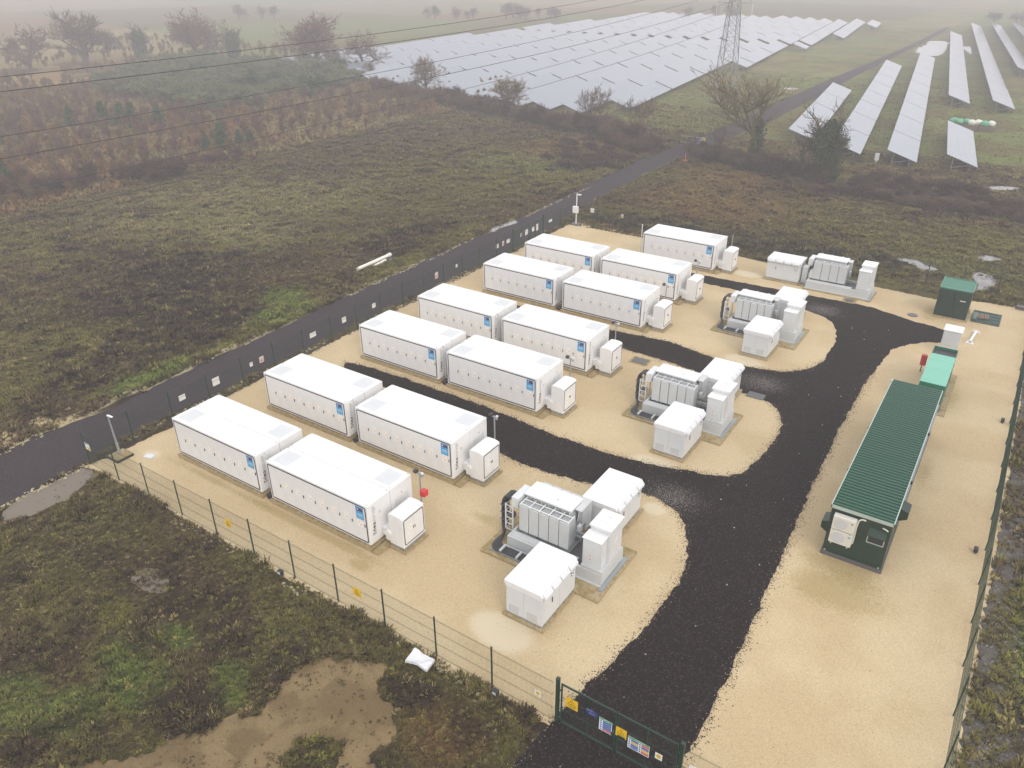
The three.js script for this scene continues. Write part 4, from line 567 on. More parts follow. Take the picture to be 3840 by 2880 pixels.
fence('green mesh fence along the back of the compound', -10.42, -48.0, 28.95, -48.0, false, true);
fence('green mesh fence along the east side beside the grey stones', 28.95, 2.96, 28.95, -47.96, false, false);
function gate(label, x0, z0, w, ry, open) {
  const o = thing('double_gate', label, 'gate', 'green steel double gates', x0, 0, z0, ry), gm = fenceGreen, leafW = (w - 0.3) / 2;
  part(o, 'gate_post', [bx(-0.06, 0.06, 0, 2.12, -0.06, 0.06, 0.012), bx(-0.065, 0.065, 2.12, 2.14, -0.065, 0.065)], gm); part(o, 'gate_post', [bx(w - 0.06, w + 0.06, 0, 2.12, -0.06, 0.06, 0.012), bx(w - 0.065, w + 0.065, 2.12, 2.14, -0.065, 0.065)], gm);
  for (const s of [0, 1]) {
    const a = 0.13 + s * (leafW + 0.04), q = part(o, 'gate_leaf', [bx(a, a + 0.05, 0.1, 1.98, -0.025, 0.025, 0.006), bx(a + leafW - 0.05, a + leafW, 0.1, 1.98, -0.025, 0.025, 0.006), bx(a + 0.0505, a + leafW - 0.0505, 1.93, 1.98, -0.025, 0.025, 0.006), bx(a + 0.0505, a + leafW - 0.0505, 0.1, 0.15, -0.025, 0.025, 0.006), bx(a + leafW / 2 - 0.02, a + leafW / 2 + 0.02, 0.1505, 1.9295, -0.02, 0.02)], gm);
    const g = share(q, 'mesh_infill', panelG, gm, a + 0.05, 0.09, 0.0); g.scale.set((leafW - 0.1) / (SP - 0.02), 0.96, 1);
    for (const y of [0.5, 1.6]) part(q, 'hinge', [bx(s ? a + leafW : a - 0.05, s ? a + leafW + 0.05 : a, y, y + 0.06, -0.015, 0.015)], gm);
  }
  const m = 0.13 + leafW + 0.02; part(o, 'lock_case', [bx(m - 0.16, m - 0.03, 0.85, 1.0, -0.05, 0.05, 0.01)], gm); part(o, 'latch_guard', [bx(m + 0.08, m + 0.34, 0.84, 0.87, 0.03, 0.06), bx(m + 0.08, m + 0.34, 1.0, 1.03, 0.03, 0.06), bx(m + 0.31, m + 0.34, 0.8705, 0.9995, 0.03, 0.06), bx(m + 0.08, m + 0.11, 0.8705, 0.9995, 0.03, 0.06)], gm); part(o, 'drop_bolt', rod(V(m - 0.02, 0.02, 0.05), V(m - 0.02, 0.8, 0.05), 0.014, 0.014, 6), gm);
  return o;
}
gate('green double gate across the black road at the front', 17.68, 3.03, 4.38, 0); gate('green double gate opening on the access road at the side', -10.42, -36.75, 5.1, Math.PI / 2);
{
  const hazard = (text) => (c, w, h) => { c.fillStyle = '#f2c40f'; c.fillRect(0, 0, w, h); c.strokeStyle = '#201a08'; c.lineWidth = 5; c.lineJoin = 'round'; c.beginPath(); c.moveTo(w / 2, h * 0.12); c.lineTo(w * 0.83, h * 0.66); c.lineTo(w * 0.17, h * 0.66); c.closePath(); c.stroke(); c.lineWidth = 4; c.beginPath(); c.moveTo(w * 0.52, h * 0.26); c.lineTo(w * 0.44, h * 0.42); c.lineTo(w * 0.55, h * 0.44); c.lineTo(w * 0.46, h * 0.6); c.stroke(); c.beginPath(); c.moveTo(w * 0.36, h * 0.58); c.lineTo(w * 0.64, h * 0.58); c.stroke(); c.fillStyle = '#5a4a10'; c.fillRect(w * 0.14, h * 0.76, w * 0.72, h * 0.04); c.fillRect(w * 0.24, h * 0.86, w * 0.52, h * 0.04); };
  const rules = (two) => (c, w, h) => { c.fillStyle = '#eef1f3'; c.fillRect(0, 0, w, h); c.fillStyle = '#149a3c'; c.fillRect(3, 3, w - 6, h * 0.13); c.fillStyle = '#e9f5ec'; c.fillRect(w * 0.3, h * 0.065, w * 0.5, h * 0.03); const col = (x, ww, rows) => { const rh = h * 0.8 / rows.length; rows.forEach((f, i) => { c.fillStyle = '#3b6bb5'; c.beginPath(); c.arc(x + ww * 0.13, h * 0.17 + rh * (i + 0.45), Math.min(ww * 0.09, rh * 0.36), 0, 7); c.fill(); c.fillStyle = f; c.fillRect(x + ww * 0.28, h * 0.17 + rh * i, ww * 0.7, rh * 0.9); c.fillStyle = 'rgba(235,240,245,0.75)'; for (let k = 0; k < 2; k++) c.fillRect(x + ww * 0.34, h * 0.17 + rh * (i + 0.25 + k * 0.3), ww * 0.56, Math.max(1.5, rh * 0.08)); }); }; if (two) { col(3, w / 2 - 4, ['#2456a8', '#e8b71a', '#2456a8', '#2456a8']); col(w / 2, w / 2 - 4, ['#cc3340', '#2456a8', '#e8b71a', '#c7323e']); } else col(3, w - 8, ['#1d4ea3', '#1d4ea3', '#1d4ea3', '#1d4ea3', '#cc3340']); };
  const hz = printed(160, 160, hazard()), one = printed(128, 160, rules(false)), two = printed(256, 160, rules(true)), navy = printed(160, 96, (c, w, h) => { c.fillStyle = '#2b3573'; c.fillRect(0, 0, w, h); c.fillStyle = '#8f98c9'; c.fillRect(8, 10, w * 0.7, 8); c.fillRect(8, 26, w * 0.5, 6); c.fillRect(50, 52, w * 0.5, 9); c.fillRect(40, 70, w * 0.4, 6); }), badge = printed(96, 112, (c, w, h) => { c.fillStyle = '#efeee6'; c.fillRect(0, 0, w, h); c.fillStyle = '#e0b520'; c.beginPath(); c.arc(w / 2, h * 0.5, w * 0.34, 0, 7); c.fill(); c.fillStyle = '#cfd0cc'; c.fillRect(w * 0.2, h * 0.86, w * 0.6, 5); }), back = printed(64, 64, (c, w, h) => { c.fillStyle = '#f2f2f0'; c.fillRect(0, 0, w, h); }), pinkish = printed(64, 64, (c, w, h) => { c.fillStyle = '#e6dcda'; c.fillRect(0, 0, w, h); c.fillStyle = '#d98a88'; c.fillRect(8, 34, w - 16, 20); }), mixed = printed(96, 96, (c, w, h) => { c.fillStyle = '#e9e9ee'; c.fillRect(0, 0, w, h); c.fillStyle = '#6d55a0'; c.fillRect(6, 8, 50, 10); c.fillStyle = '#e2c62c'; c.fillRect(30, 52, 60, 40); });
  const sign = (label, m, w, h, x, y, z, ry = 0, tilt = 0, group) => { const o = solo('fence_sign', label, 'sign', group ?? 'signs on fences and gates', [plate(w, h, 0.004)], m, x, y, z, ry, true); o.rotation.z = tilt; return o; };
  const zf = 3.06 + 0.045, gz = 3.03 + 0.036;
  sign('yellow electrical hazard sign on left leaf of the front gate', hz, 0.46, 0.46, 18.24, 1.3, gz); sign('dark blue notice on left leaf of the front gate', navy, 0.42, 0.26, 18.98, 1.38, gz); sign('green, blue and red site rules board on left leaf of the front gate', one, 0.46, 0.58, 19.5, 1.12, gz);
  sign('yellow electrical hazard sign on right leaf of the front gate', hz, 0.38, 0.42, 20.06, 1.18, gz); sign('wide colourful site safety board on right leaf of the front gate', two, 0.74, 0.54, 20.68, 0.98, gz); sign('small white sign with yellow badge on right leaf of the front gate', badge, 0.24, 0.28, 21.37, 1.02, gz);
  sign('small white sign with yellow badge on fence left of front gate', badge, 0.24, 0.26, 16.95, 1.0, zf); sign('yellow hazard sign on front fence near the nearest inverter', hz, 0.42, 0.42, 8.62, 1.2, zf); sign('yellow hazard sign on front fence near the front container row', hz, 0.40, 0.40, 0.92, 1.2, zf, 0, -0.08); sign('white and yellow sign on fence corner by the lamp post', mixed, 0.42, 0.4, -9.95, 1.3, zf);
  sign('white box on the fence right of the front gate', back, 0.5, 0.4, 22.6, 1.2, 3.06);
  const xw = -10.42 - 0.045, W = [[-2.8, 0.42, 0.34, 0], [-5.1, 0.48, 0.5, 0], [-7.7, 0.24, 0.28, 0], [-8.5, 0.34, 0.4, 1], [-12.8, 0.55, 0.34, 0], [-15.7, 0.4, 0.4, 0], [-18.7, 0.36, 0.34, 0], [-25.9, 0.38, 0.5, 1], [-28.5, 0.26, 0.28, 0], [-34.3, 0.42, 0.36, 0], [-35.2, 0.3, 0.42, 1], [-36.0, 0.5, 0.34, 0], [-43.2, 0.6, 0.26, 0]];
  W.forEach(([z, w, h, p], i) => sign(`${p ? 'white and pink' : 'plain white'} sign seen from behind on the side fence, ${ordinal[i]} from the front corner`, p ? pinkish : back, w, h, xw, 1.2, z, Math.PI / 2, 0, 'signs on the side fence'));
  [[-38.1, 0.26, 0.36], [-39.0, 0.5, 0.52], [-40.1, 0.4, 0.42], [-40.8, 0.36, 0.62]].forEach(([z, w, h], i) => sign(`white sign seen from behind on the side gate, ${ordinal[i]} from its front post`, back, w, h, -10.42 - 0.04, 1.2, z, Math.PI / 2, 0, 'signs on the side gate'));
  sign('white square sign on the back fence nearest the corner camera mast', back, 0.42, 0.44, -8.6, 1.3, -48.05); sign('white and yellow sign on the back fence, second from the corner mast', mixed, 0.36, 0.36, -5.4, 1.25, -48.05);
}
// lamp and camera masts, ground lamps
{
  const m = thing('lamp_post', 'grey tilted lamp post with white lamp head at front left fence corner', 'lamp post', null, -9.75, 0.18, 1.75); m.rotation.z = 0.05; part(m, 'pole', [rod(V(0, 0, 0), V(0, 2.3, 0), 0.06, 0.035, 10), rod(V(0, 0, 0), V(0, 0.7, 0), 0.075, 0.075, 10)], steel); part(m, 'lamp_head', [bx(-0.02, 0.42, 2.3, 2.36, -0.06, 0.06, 0.02)], white); part(m, 'arm', rod(V(0, 2.2, 0), V(0.1, 2.32, 0), 0.025, 0.025, 6), steel);
  const b = thing('post_base', 'concrete block base in black frame under the tilted lamp post', 'base', null, -9.75, 0, 1.75); part(b, 'block', bx(-0.42, 0.42, 0, 0.17, -0.42, 0.42, 0.02), concrete); part(b, 'frame', [bx(-0.47, 0.47, 0, 0.12, 0.421, 0.47), bx(-0.47, 0.47, 0, 0.12, -0.47, -0.421), bx(-0.47, -0.421, 0, 0.12, -0.42, 0.42), bx(0.421, 0.47, 0, 0.12, -0.42, 0.42)], black);
  const c = thing('camera_mast', 'white camera mast with control box at the back left corner', 'camera mast', null, -9.75, 0, -46.9); part(c, 'pole', [rod(V(0, 0, 0), V(0, 2.95, 0), 0.06, 0.05, 10)], white); part(c, 'control_box', bx(-0.28, 0.28, 1.2, 1.85, 0.06, 0.3, 0.03), white); part(c, 'camera', [bx(-0.03, 0.46, 2.92, 3.04, -0.06, 0.06, 0.02)], white); part(c, 'base', bx(-0.45, 0.45, 0, 0.1, -0.4, 0.4, 0.02), darkSteel);
  const L0 = thing('ground_lamp', 'x', 'lamp', 'small black lamps at the foot of the fences', 0, 0, 0); part(L0, 'housing', [bx(-0.1, 0.1, 0.03, 0.2, -0.07, 0.07, 0.03)], black); part(L0, 'lens', bx(-0.06, 0.06, 0.07, 0.16, 0.071, 0.08), paleGrey); part(L0, 'bracket', bx(-0.12, 0.12, 0, 0.03, -0.04, 0.04), darkSteel);
  const spots = [[4.2, 3.25, 0, 'at the foot of the front fence near the front container row'], [15.3, 3.28, 0, 'at the foot of the front fence near the gate'], [28.6, -14.5, -1.5, 'by the east fence opposite the control building front'], [28.6, -27.5, -1.5, 'by the east fence opposite the generator']];
  spots.forEach(([x, z, a, t], i) => { const o = i ? dup(L0, '', x, 0.004, z, a) : L0; o.position.set(x, 0.004, z); o.rotation.y = a; o.scale.setScalar(1.25); o.userData.label = 'small black lamp ' + t; });
  const bag = new THREE.SphereGeometry(0.5, 12, 8); { const p = bag.attributes.position; for (let i = 0; i < p.count; i++) { const k = 1 + 0.35 * (fbm(p.getX(i) * 4 + 5, p.getZ(i) * 4 + p.getY(i) * 3) - 0.5); p.setXYZ(i, p.getX(i) * k * 0.75, Math.max(-0.06, p.getY(i) * 0.36 * k), p.getZ(i) * k * 0.45); } bag.computeVertexNormals(); }
  const fold = new THREE.BoxGeometry(0.95, 0.1, 0.55, 14, 1, 9); { const p = fold.attributes.position; for (let i = 0; i < p.count; i++) { const x = p.getX(i), z = p.getZ(i), n = fbm(x * 3.1 + 5, z * 3.7 + 2, 3); p.setXYZ(i, x + 0.12 * (n - 0.5), p.getY(i) + 0.05 + 0.3 * Math.max(0, n - 0.42) + (p.getY(i) > 0 ? 0 : -0.02), z + 0.16 * (fbm(x * 2 + 9, z * 2) - 0.5)); } fold.computeVertexNormals(); }
  solo('plastic_sack', 'crumpled white plastic sack outside the front fence', 'sack', null, fold, mat([0.66, 0.66, 0.68], 0.5), 12.25, 0.19, 3.72, 0.12);
  const pm = mat([0.70, 0.68, 0.60], 0.5); solo('plastic_pipe', 'long cream plastic pipe lying in weeds beside the access road', 'pipe', null, [rod(V(0, 0, 2), V(0, 0, -2), 0.15, 0.15, 14, false), rod(V(0, 0, -2), V(0, 0, -2.25), 0.19, 0.19, 14), new THREE.CylinderGeometry(0.12, 0.12, 3.98, 14, 1, true).rotateX(Math.PI / 2)], pm, -18.7, 0.2, -27.5, 0.03); solo('plastic_pipe', 'shorter cream plastic pipe half hidden beside the long pipe', 'pipe', null, [rod(V(0, 0, 0.8), V(0, 0, -1), 0.12, 0.12, 12)], pm, -18.2, 0.12, -27.6, 0.1); solo('blue_sheet', 'crumpled scrap of blue sheeting by the cream pipes', 'sheet', null, bag.clone().scale(0.5, 0.7, 0.9), mat([0.05, 0.12, 0.42], 0.6), -18.05, 0.06, -29, 0.4);
}
console.log('fences');

// ---------- solar tables ----------
const cellT = tex(256, 256, (i, j) => { const l = (i % 64 < 2 || j % 128 < 2) ? 1.12 : 1, k = l * (0.94 + 0.10 * fbm(i / 40, j / 40, 3)); return [0.20 * k, 0.225 * k, 0.27 * k]; }, { rep: 1 / 4 });
const panelM = mat([1, 1, 1], 0.12, { map: cellT }), frameM = mat([0.13, 0.11, 0.09], 0.6), galv = mat([0.32, 0.33, 0.33], 0.5, { metalness: 0.4 });
const ANG = 0.1235, SLOPE = Math.atan2(1.25, 3.6), HW = 1.905;
const legG = metres(merge([bx(-1.02, -0.94, -0.05, 1.62, -0.04, 0.04), bx(0.94, 1.02, -0.05, 0.92, -0.04, 0.04), bar(V(-0.98, 0.4, 0), V(0.98, 0.86, 0), 0.06)]));
const slabCache = {};
function slab(len) { const k = len.toFixed(2); return slabCache[k] ??= metres(merge([new THREE.BoxGeometry(HW * 2, 0.045, len)])).rotateZ(-SLOPE).translate(0, 1.375, 0); }
const modG = metres(merge([new THREE.BoxGeometry(HW - 0.012, 0.045, 0.985)])), railCache = {};
const GAP = 0.26;
function table(label, group, xNear, zNear, zFar, sect, modules) {      // centre line starts at (xNear, zNear) and runs away to zFar
  const len = (zNear - zFar) / Math.cos(ANG), cz = (zNear + zFar) / 2, cx = xNear - (zNear - cz) * Math.tan(ANG);
  const o = thing('solar_table', label, 'solar panels', group, cx, 0, cz, ANG), n = Math.max(1, Math.round(len / sect)), s = len / n;
  if (modules) { const c = Math.floor(len); for (let k = 0; k < c; k++) for (const q of [-1, 1]) { const m = share(o, 'solar_module', modG, panelM); m.rotation.z = -SLOPE; const off = q * HW / 2; m.position.set(off * Math.cos(SLOPE), 1.375 - off * Math.sin(SLOPE), -len / 2 + (k + 0.5) * len / c); } }
  else for (let k = 0; k < n; k++) share(o, 'panel_section', slab(Math.round((s - GAP) * 4) / 4), panelM, 0, 0, -len / 2 + (k + 0.5) * s).scale.z = (s - GAP) / (Math.round((s - GAP) * 4) / 4);
  const rk = len.toFixed(1); railCache[rk] ??= metres(merge([-1.5, 1.5].map((q) => new THREE.BoxGeometry(0.07, 0.1, len - 0.3).translate(q, 1.375 - 0.085 - q * Math.tan(SLOPE), 0)))); share(o, 'rail', railCache[rk], frameM);
  const nl = Math.max(2, Math.round(len / 6)); for (let k = 0; k < nl; k++) share(o, 'leg', legG, galv, 0, 0, -len / 2 + 0.5 + k * (len - 1) / (nl - 1));
}
const along = (x0, z0, z) => x0 - (z0 - z) * Math.tan(ANG);
{
  const g = 'solar tables in the near field', x96 = (k) => -1.8 + 6.7 * k, T = (label, k, zn, zf, sect = 12.4) => table(label, g, along(x96(k), -96, zn), zn, zf, sect);
  T('tilted solar table behind the bare hedge trees, leftmost of the near field', 0, -96.5, -148); T('long solar table behind the ivy covered tree, second in the near field', 1, -90.5, -194);
  T('long solar table running to the flooded ground, third in the near field', 2, -89.4, -216, 14); T('short solar table nearest the hedge on the right side of the near field', 3, -90.5, -115.5, 25); T('long solar table beyond the bag pile in the near field', 3, -142, -292, 14.5); T('long solar table right of the bag pile in the near field', 4, -139.5, -338, 14.5); T('far solar table at the right edge of the photograph', 5, -193, -347, 15); T('farthest solar table beyond the right edge row', 6, -205, -352, 15);
}
{
  const gaps = [-131, -156, -181, -206, -230, -258, -285, -312, -340], zn0 = (x) => x > -37 ? -106.5 : x > -62 ? -98.5 : -98.5 + (x + 62) * 0.33;
  for (let i = -4; i < 17; i++) {
    const x0 = -33.9 - 6.05 * i; let zn = i >= 0 ? zn0(x0) : [0, -172, -222, -262, -312][-i], a = zn, n = 0;
    for (const gz of gaps) {
      const wide = gz === -230 ? 3.6 : 0.55, f = gz === -340 ? -340 - (i % 3) * 3 : gz; if (f > a - 4) continue;
      if (along(x0, -99, (a + f) / 2) < -137) break;
      const near = a === zn; table(`great array solar table, ${i < 0 ? ordinal[-i - 1] + ' outlying row beyond the pylon' : ordinal[i] + ' row left of the pylon'}, ${ordinal[n]} from near end`, 'solar tables of the great array', along(x0, -99, a), a, f, 60, near && i >= 0 && i < 9);
      a = f - wide; n++;
    }
  }
}
console.log('solar');

// ---------- pylon and overhead lines ----------
const wireM = mat([0.035, 0.03, 0.03], 0.6), latticeM = mat([0.27, 0.28, 0.28], 0.55, { metalness: 0.4 });
{
  const o = thing('pylon', 'tall grey lattice pylon beside the great solar array', 'pylon', null, -23.4, 0, -125), half = (y) => y < 14.5 ? 1.75 - (1.75 - 0.92) * y / 14.5 : y < 25 ? 0.92 - 0.5 * (y - 14.5) / 10.5 : 0.05, rotA = 0.35, P = (sx, sz, y) => { const h = half(y), a = V(sx * h, y, sz * h); return a.applyAxisAngle(V(0, 1, 0), 0); };
  const lv = [0, 3.2, 6.2, 8.8, 11, 12.8, 14.5, 16, 17.6, 19.3, 21, 22.6, 25];
  for (const sx of [-1, 1]) for (const sz of [-1, 1]) part(o, 'leg', [bar(P(sx, sz, 0), P(sx, sz, 14.5), 0.13), bar(P(sx, sz, 14.5), P(sx, sz, 25), 0.10), bar(P(sx, sz, 25), V(0, 27.2, 0), 0.08)], latticeM);
  for (let k = 0; k < lv.length - 1; k++) {
    const gs = [], y0 = lv[k], y1 = lv[k + 1]; for (const [a, b] of [[[-1, -1], [1, -1]], [[1, -1], [1, 1]], [[1, 1], [-1, 1]], [[-1, 1], [-1, -1]]]) gs.push(bar(P(...a, y0), P(...b, y1), 0.065), bar(P(...b, y0), P(...a, y1), 0.065), bar(P(...a, y1), P(...b, y1), 0.05));
    part(o, 'bracing', gs, latticeM);
  }
  for (const y of [16.35, 19.55, 22.75]) for (const s of [-1, 1]) {
    const h = half(y), t = V(s * 3.1, y, 0); part(o, 'cross_arm', [bar(V(s * h, y, h), t, 0.08), bar(V(s * h, y, -h), t, 0.08), bar(V(s * h * 0.8, y + 1.5, 0), t, 0.06), bar(V(s * 1.9, y, -0.36), V(s * 1.9, y, 0.36), 0.05)], latticeM);
    part(o, 'insulator', [rod(t, t.clone().add(V(0, -1.86, 0)), 0.05, 0.05, 6), ...[0.3, 0.55, 0.8, 1.05, 1.3, 1.55].map((q) => new THREE.CylinderGeometry(0.12, 0.12, 0.06, 8).translate(t.x, t.y - q, 0))], paleGrey);
  }
  const hz = part(o, 'danger_plate', bx(-0.3, 0.3, 3.7, 4.3, 1.62, 1.64), mat([0.7, 0.42, 0.03], 0.5), 'yellow danger plate'); part(o, 'climbing_guard', [bar(V(-2.3, 3.3, 1.5), V(2.3, 3.3, 1.5), 0.06), bar(V(-2.3, 3.3, -1.5), V(2.3, 3.3, -1.5), 0.06), bar(V(1.5, 3.2, -2.3), V(1.5, 3.2, 2.3), 0.06), bar(V(-1.5, 3.2, -2.3), V(-1.5, 3.2, 2.3), 0.06)], latticeM);
  for (const sx of [-1, 1]) for (const sz of [-1, 1]) part(o, 'footing', bx(sx * 1.75 - 0.3, sx * 1.75 + 0.3, -0.1, 0.25, sz * 1.75 - 0.3, sz * 1.75 + 0.3), concrete);
  const nm = [['lowest', 14.467], ['middle', 17.68], ['highest', 20.9]];
  for (let k = 0; k < 3; k++) for (const s of [-1, 1]) {
    const pts = []; for (let i = 0; i <= 24; i++) { const t = i / 24 * 0.64, z = -125 + 256.7 * t; pts.push(V(-23.4 + 0.0104 * 256.7 * t + s * 3.1, nm[k][1] + 2.84 * t - 4 * 5.24 * t * (1 - t), z)); }
    const gs = []; for (let i = 0; i < 24; i++) gs.push(rod(pts[i], pts[i + 1], 0.024, 0.024, 5, false));
    solo('power_line', `${nm[k][0]} overhead power line on the ${s > 0 ? 'compound' : 'woodland'} side of the pylon`, 'power line', 'overhead lines from the pylon', gs, wireM);
  }
}

// ---------- trees and shrubs ----------
const geoOf = (pos, nor) => { const g = new THREE.BufferGeometry(); g.setAttribute('position', new THREE.Float32BufferAttribute(pos, 3)); g.setAttribute('normal', new THREE.Float32BufferAttribute(nor, 3)); g.setAttribute('uv', new THREE.Float32BufferAttribute(new Float32Array(pos.length / 3 * 2), 2)); return g; };
function frustum(A, B, r0, r1, n, P, N) {
  const d = B.clone().sub(A).normalize(), u = Math.abs(d.y) > 0.9 ? V(1, 0, 0) : V(0, 1, 0), e = d.clone().cross(u).normalize(), f = d.clone().cross(e);
  for (let k = 0; k < n; k++) {
    const c = [k, k + 1].map((q) => { const t = q / n * 6.28319; return e.clone().multiplyScalar(Math.cos(t)).addScaledVector(f, Math.sin(t)); });
    const q = [A.clone().addScaledVector(c[0], r0), A.clone().addScaledVector(c[1], r0), B.clone().addScaledVector(c[1], r1), B.clone().addScaledVector(c[0], r1)];
    for (const [i, m] of [[0, 0], [1, 1], [2, 1], [0, 0], [2, 1], [3, 0]]) { P.push(q[i].x, q[i].y, q[i].z); N.push(c[m].x, c[m].y, c[m].z); }
  }
}
function ribbon(A, B, w, r, P, N) {
  const d = B.clone().sub(A), s = V(r() - 0.5, r() - 0.5, r() - 0.5).cross(d).normalize().multiplyScalar(w), n = s.clone().multiplyScalar(2).cross(B.clone().sub(A).add(s)).normalize(); if (n.y < 0) { n.negate(); s.negate(); }
  P.push(A.x - s.x, A.y - s.y, A.z - s.z, A.x + s.x, A.y + s.y, A.z + s.z, B.x, B.y, B.z); for (let i = 0; i < 3; i++) N.push(n.x, n.y, n.z);
}
function growTree(seed, h, { r0 = h * 0.035, fork = 0.28, kids = [5, 5, 5], ratio = 0.62, open = 0.75, up = 0.25, twigs = 7, twig = 0.55, tw = 0.022, stems = 1, lean = 0 } = {}) {
  const r = rng(seed), P = [], N = [], TP = [], TN = [], levels = kids.length;
  const grow = (p, dir, len, rad, lv) => {
    const n = lv === 0 ? 4 : 3, pts = [p.clone()]; let d = dir.clone(), q = p.clone();
    for (let i = 0; i < n; i++) { d.add(V((r() - 0.5) * 0.42, (r() - 0.35) * up * (lv ? 1 : 0.4), (r() - 0.5) * 0.42)).normalize(); const b = q.clone().addScaledVector(d, len / n), k0 = 1 - 0.55 * i / n, k1 = 1 - 0.55 * (i + 1) / n; frustum(q, b, rad * k0, rad * k1, lv === 0 ? 7 : lv === 1 ? 5 : 3, P, N); q = b; pts.push(q.clone()); }
    const at = (t) => { const f = t * n, i = Math.min(n - 1, Math.floor(f)); return pts[i].clone().lerp(pts[i + 1], f - i); };
    if (lv >= levels) { for (let k = 0; k < twigs; k++) { const a = at(0.15 + 0.85 * r()), td = d.clone().add(V((r() - 0.5) * 1.7, (r() - 0.3) * 1.2, (r() - 0.5) * 1.7)).normalize(), L = twig * (0.5 + r()), m = a.clone().addScaledVector(td, L); ribbon(a, m, tw, r, TP, TN); for (let j = 0; j < 2; j++) { const b = a.clone().lerp(m, 0.3 + 0.5 * r()); ribbon(b, b.clone().addScaledVector(td.clone().add(V((r() - 0.5) * 1.6, r() * 0.7, (r() - 0.5) * 1.6)).normalize(), L * 0.6), tw * 0.8, r, TP, TN); } } return; }
    for (let k = 0; k < kids[lv]; k++) {
      const t = lv === 0 ? fork + (1 - fork) * (k + r() * 0.7) / kids[lv] : 0.25 + 0.75 * (k + r()) / kids[lv], a = at(Math.min(1, t)), ang = k * 2.4 + r() * 1.2, o = open * (0.6 + 0.7 * r());
      const s = V(Math.cos(ang), 0, Math.sin(ang)); if (lv) { s.addScaledVector(d, -s.dot(d)).normalize(); }
      const nd = d.clone().multiplyScalar(1 - o * 0.45).addScaledVector(s, o).add(V(0, up * 0.8, 0)).normalize(); grow(a, nd, len * ratio * (0.7 + 0.5 * r()) * (lv === 0 ? 1.15 - 0.45 * t : 1), rad * 0.5, lv + 1);
    }
  };
  for (let s = 0; s < stems; s++) { const a = s * 2.4 + r(), k = stems > 1 ? 0.25 + 0.55 * r() : lean; grow(V(stems > 1 ? (r() - 0.5) * 0.5 : 0, -0.05, stems > 1 ? (r() - 0.5) * 0.5 : 0), V(Math.cos(a) * k, 1, Math.sin(a) * k).normalize(), h * (stems > 1 ? 0.6 : 0.5) * (0.8 + 0.4 * r()), r0 * (stems > 1 ? 0.5 : 1), 0); }
  let top = 0; for (let i = 1; i < TP.length; i += 3) top = Math.max(top, TP[i]); for (let i = 1; i < P.length; i += 3) top = Math.max(top, P[i]);
  const k = h / top; return { trunk: geoOf(P, N).scale(k, k, k), crown: TP.length ? geoOf(TP, TN).scale(k, k, k) : null };   // as tall as asked for
}
function leafCloud(seed, n, size, shape) {               // n leaf-sized triangles spread through clumps; shape(r) -> [centre, spread]
  const r = rng(seed), P = [], N = [];
  for (let i = 0; i < n; i++) {
    const [c, s] = shape(r), a = V((r() + r() - 1) * s, (r() + r() - 1) * s * 0.8, (r() + r() - 1) * s), nn = a.clone().normalize().add(V(r() - 0.5, r() * 0.9, r() - 0.5)).normalize(); a.add(c);
    const u = V(r() - 0.5, r() - 0.5, r() - 0.5).cross(nn).normalize(), v = nn.clone().cross(u), z = size * (0.6 + 0.8 * r());
    const q = [a.clone().addScaledVector(u, -z * 0.6), a.clone().addScaledVector(u, z * 0.6), a.clone().addScaledVector(v, z)]; for (const e of q) { P.push(e.x, e.y, e.z); N.push(nn.x, nn.y, nn.z); }
  }
  return geoOf(P, N);
}
const dm = (rgb, more = {}) => { const m = new THREE.MeshPhysicalMaterial({ roughness: 0.95, specularIntensity: 0.2, side: THREE.DoubleSide, ...more }); m.color.setRGB(...rgb); return m; };
const bark = dm([0.11, 0.088, 0.058]), barkPale = dm([0.19, 0.165, 0.125]), twigM = dm([0.125, 0.09, 0.056]), twigGold = dm([0.165, 0.122, 0.066]), twigPurple = dm([0.14, 0.084, 0.064]), twigRed = dm([0.15, 0.085, 0.06]), twigDark = dm([0.078, 0.049, 0.036]), greyGreen = dm([0.115, 0.128, 0.062]), blueGreen = dm([0.045, 0.08, 0.034]), ivyM = dm([0.030, 0.044, 0.014]), mossM = dm([0.105, 0.10, 0.035]);
function treeThing(name, label, cat, group, g, tm, cm, x, z, ry = 0, s = 1) { const o = thing(name, label, cat, group, x, 0, z, ry); const a = share(o, 'trunk', g.trunk, tm); if (g.crown) share(o, 'crown', g.crown, cm); if (s !== 1) o.scale.set(...(Array.isArray(s) ? s : [s, s, s])); return o; }
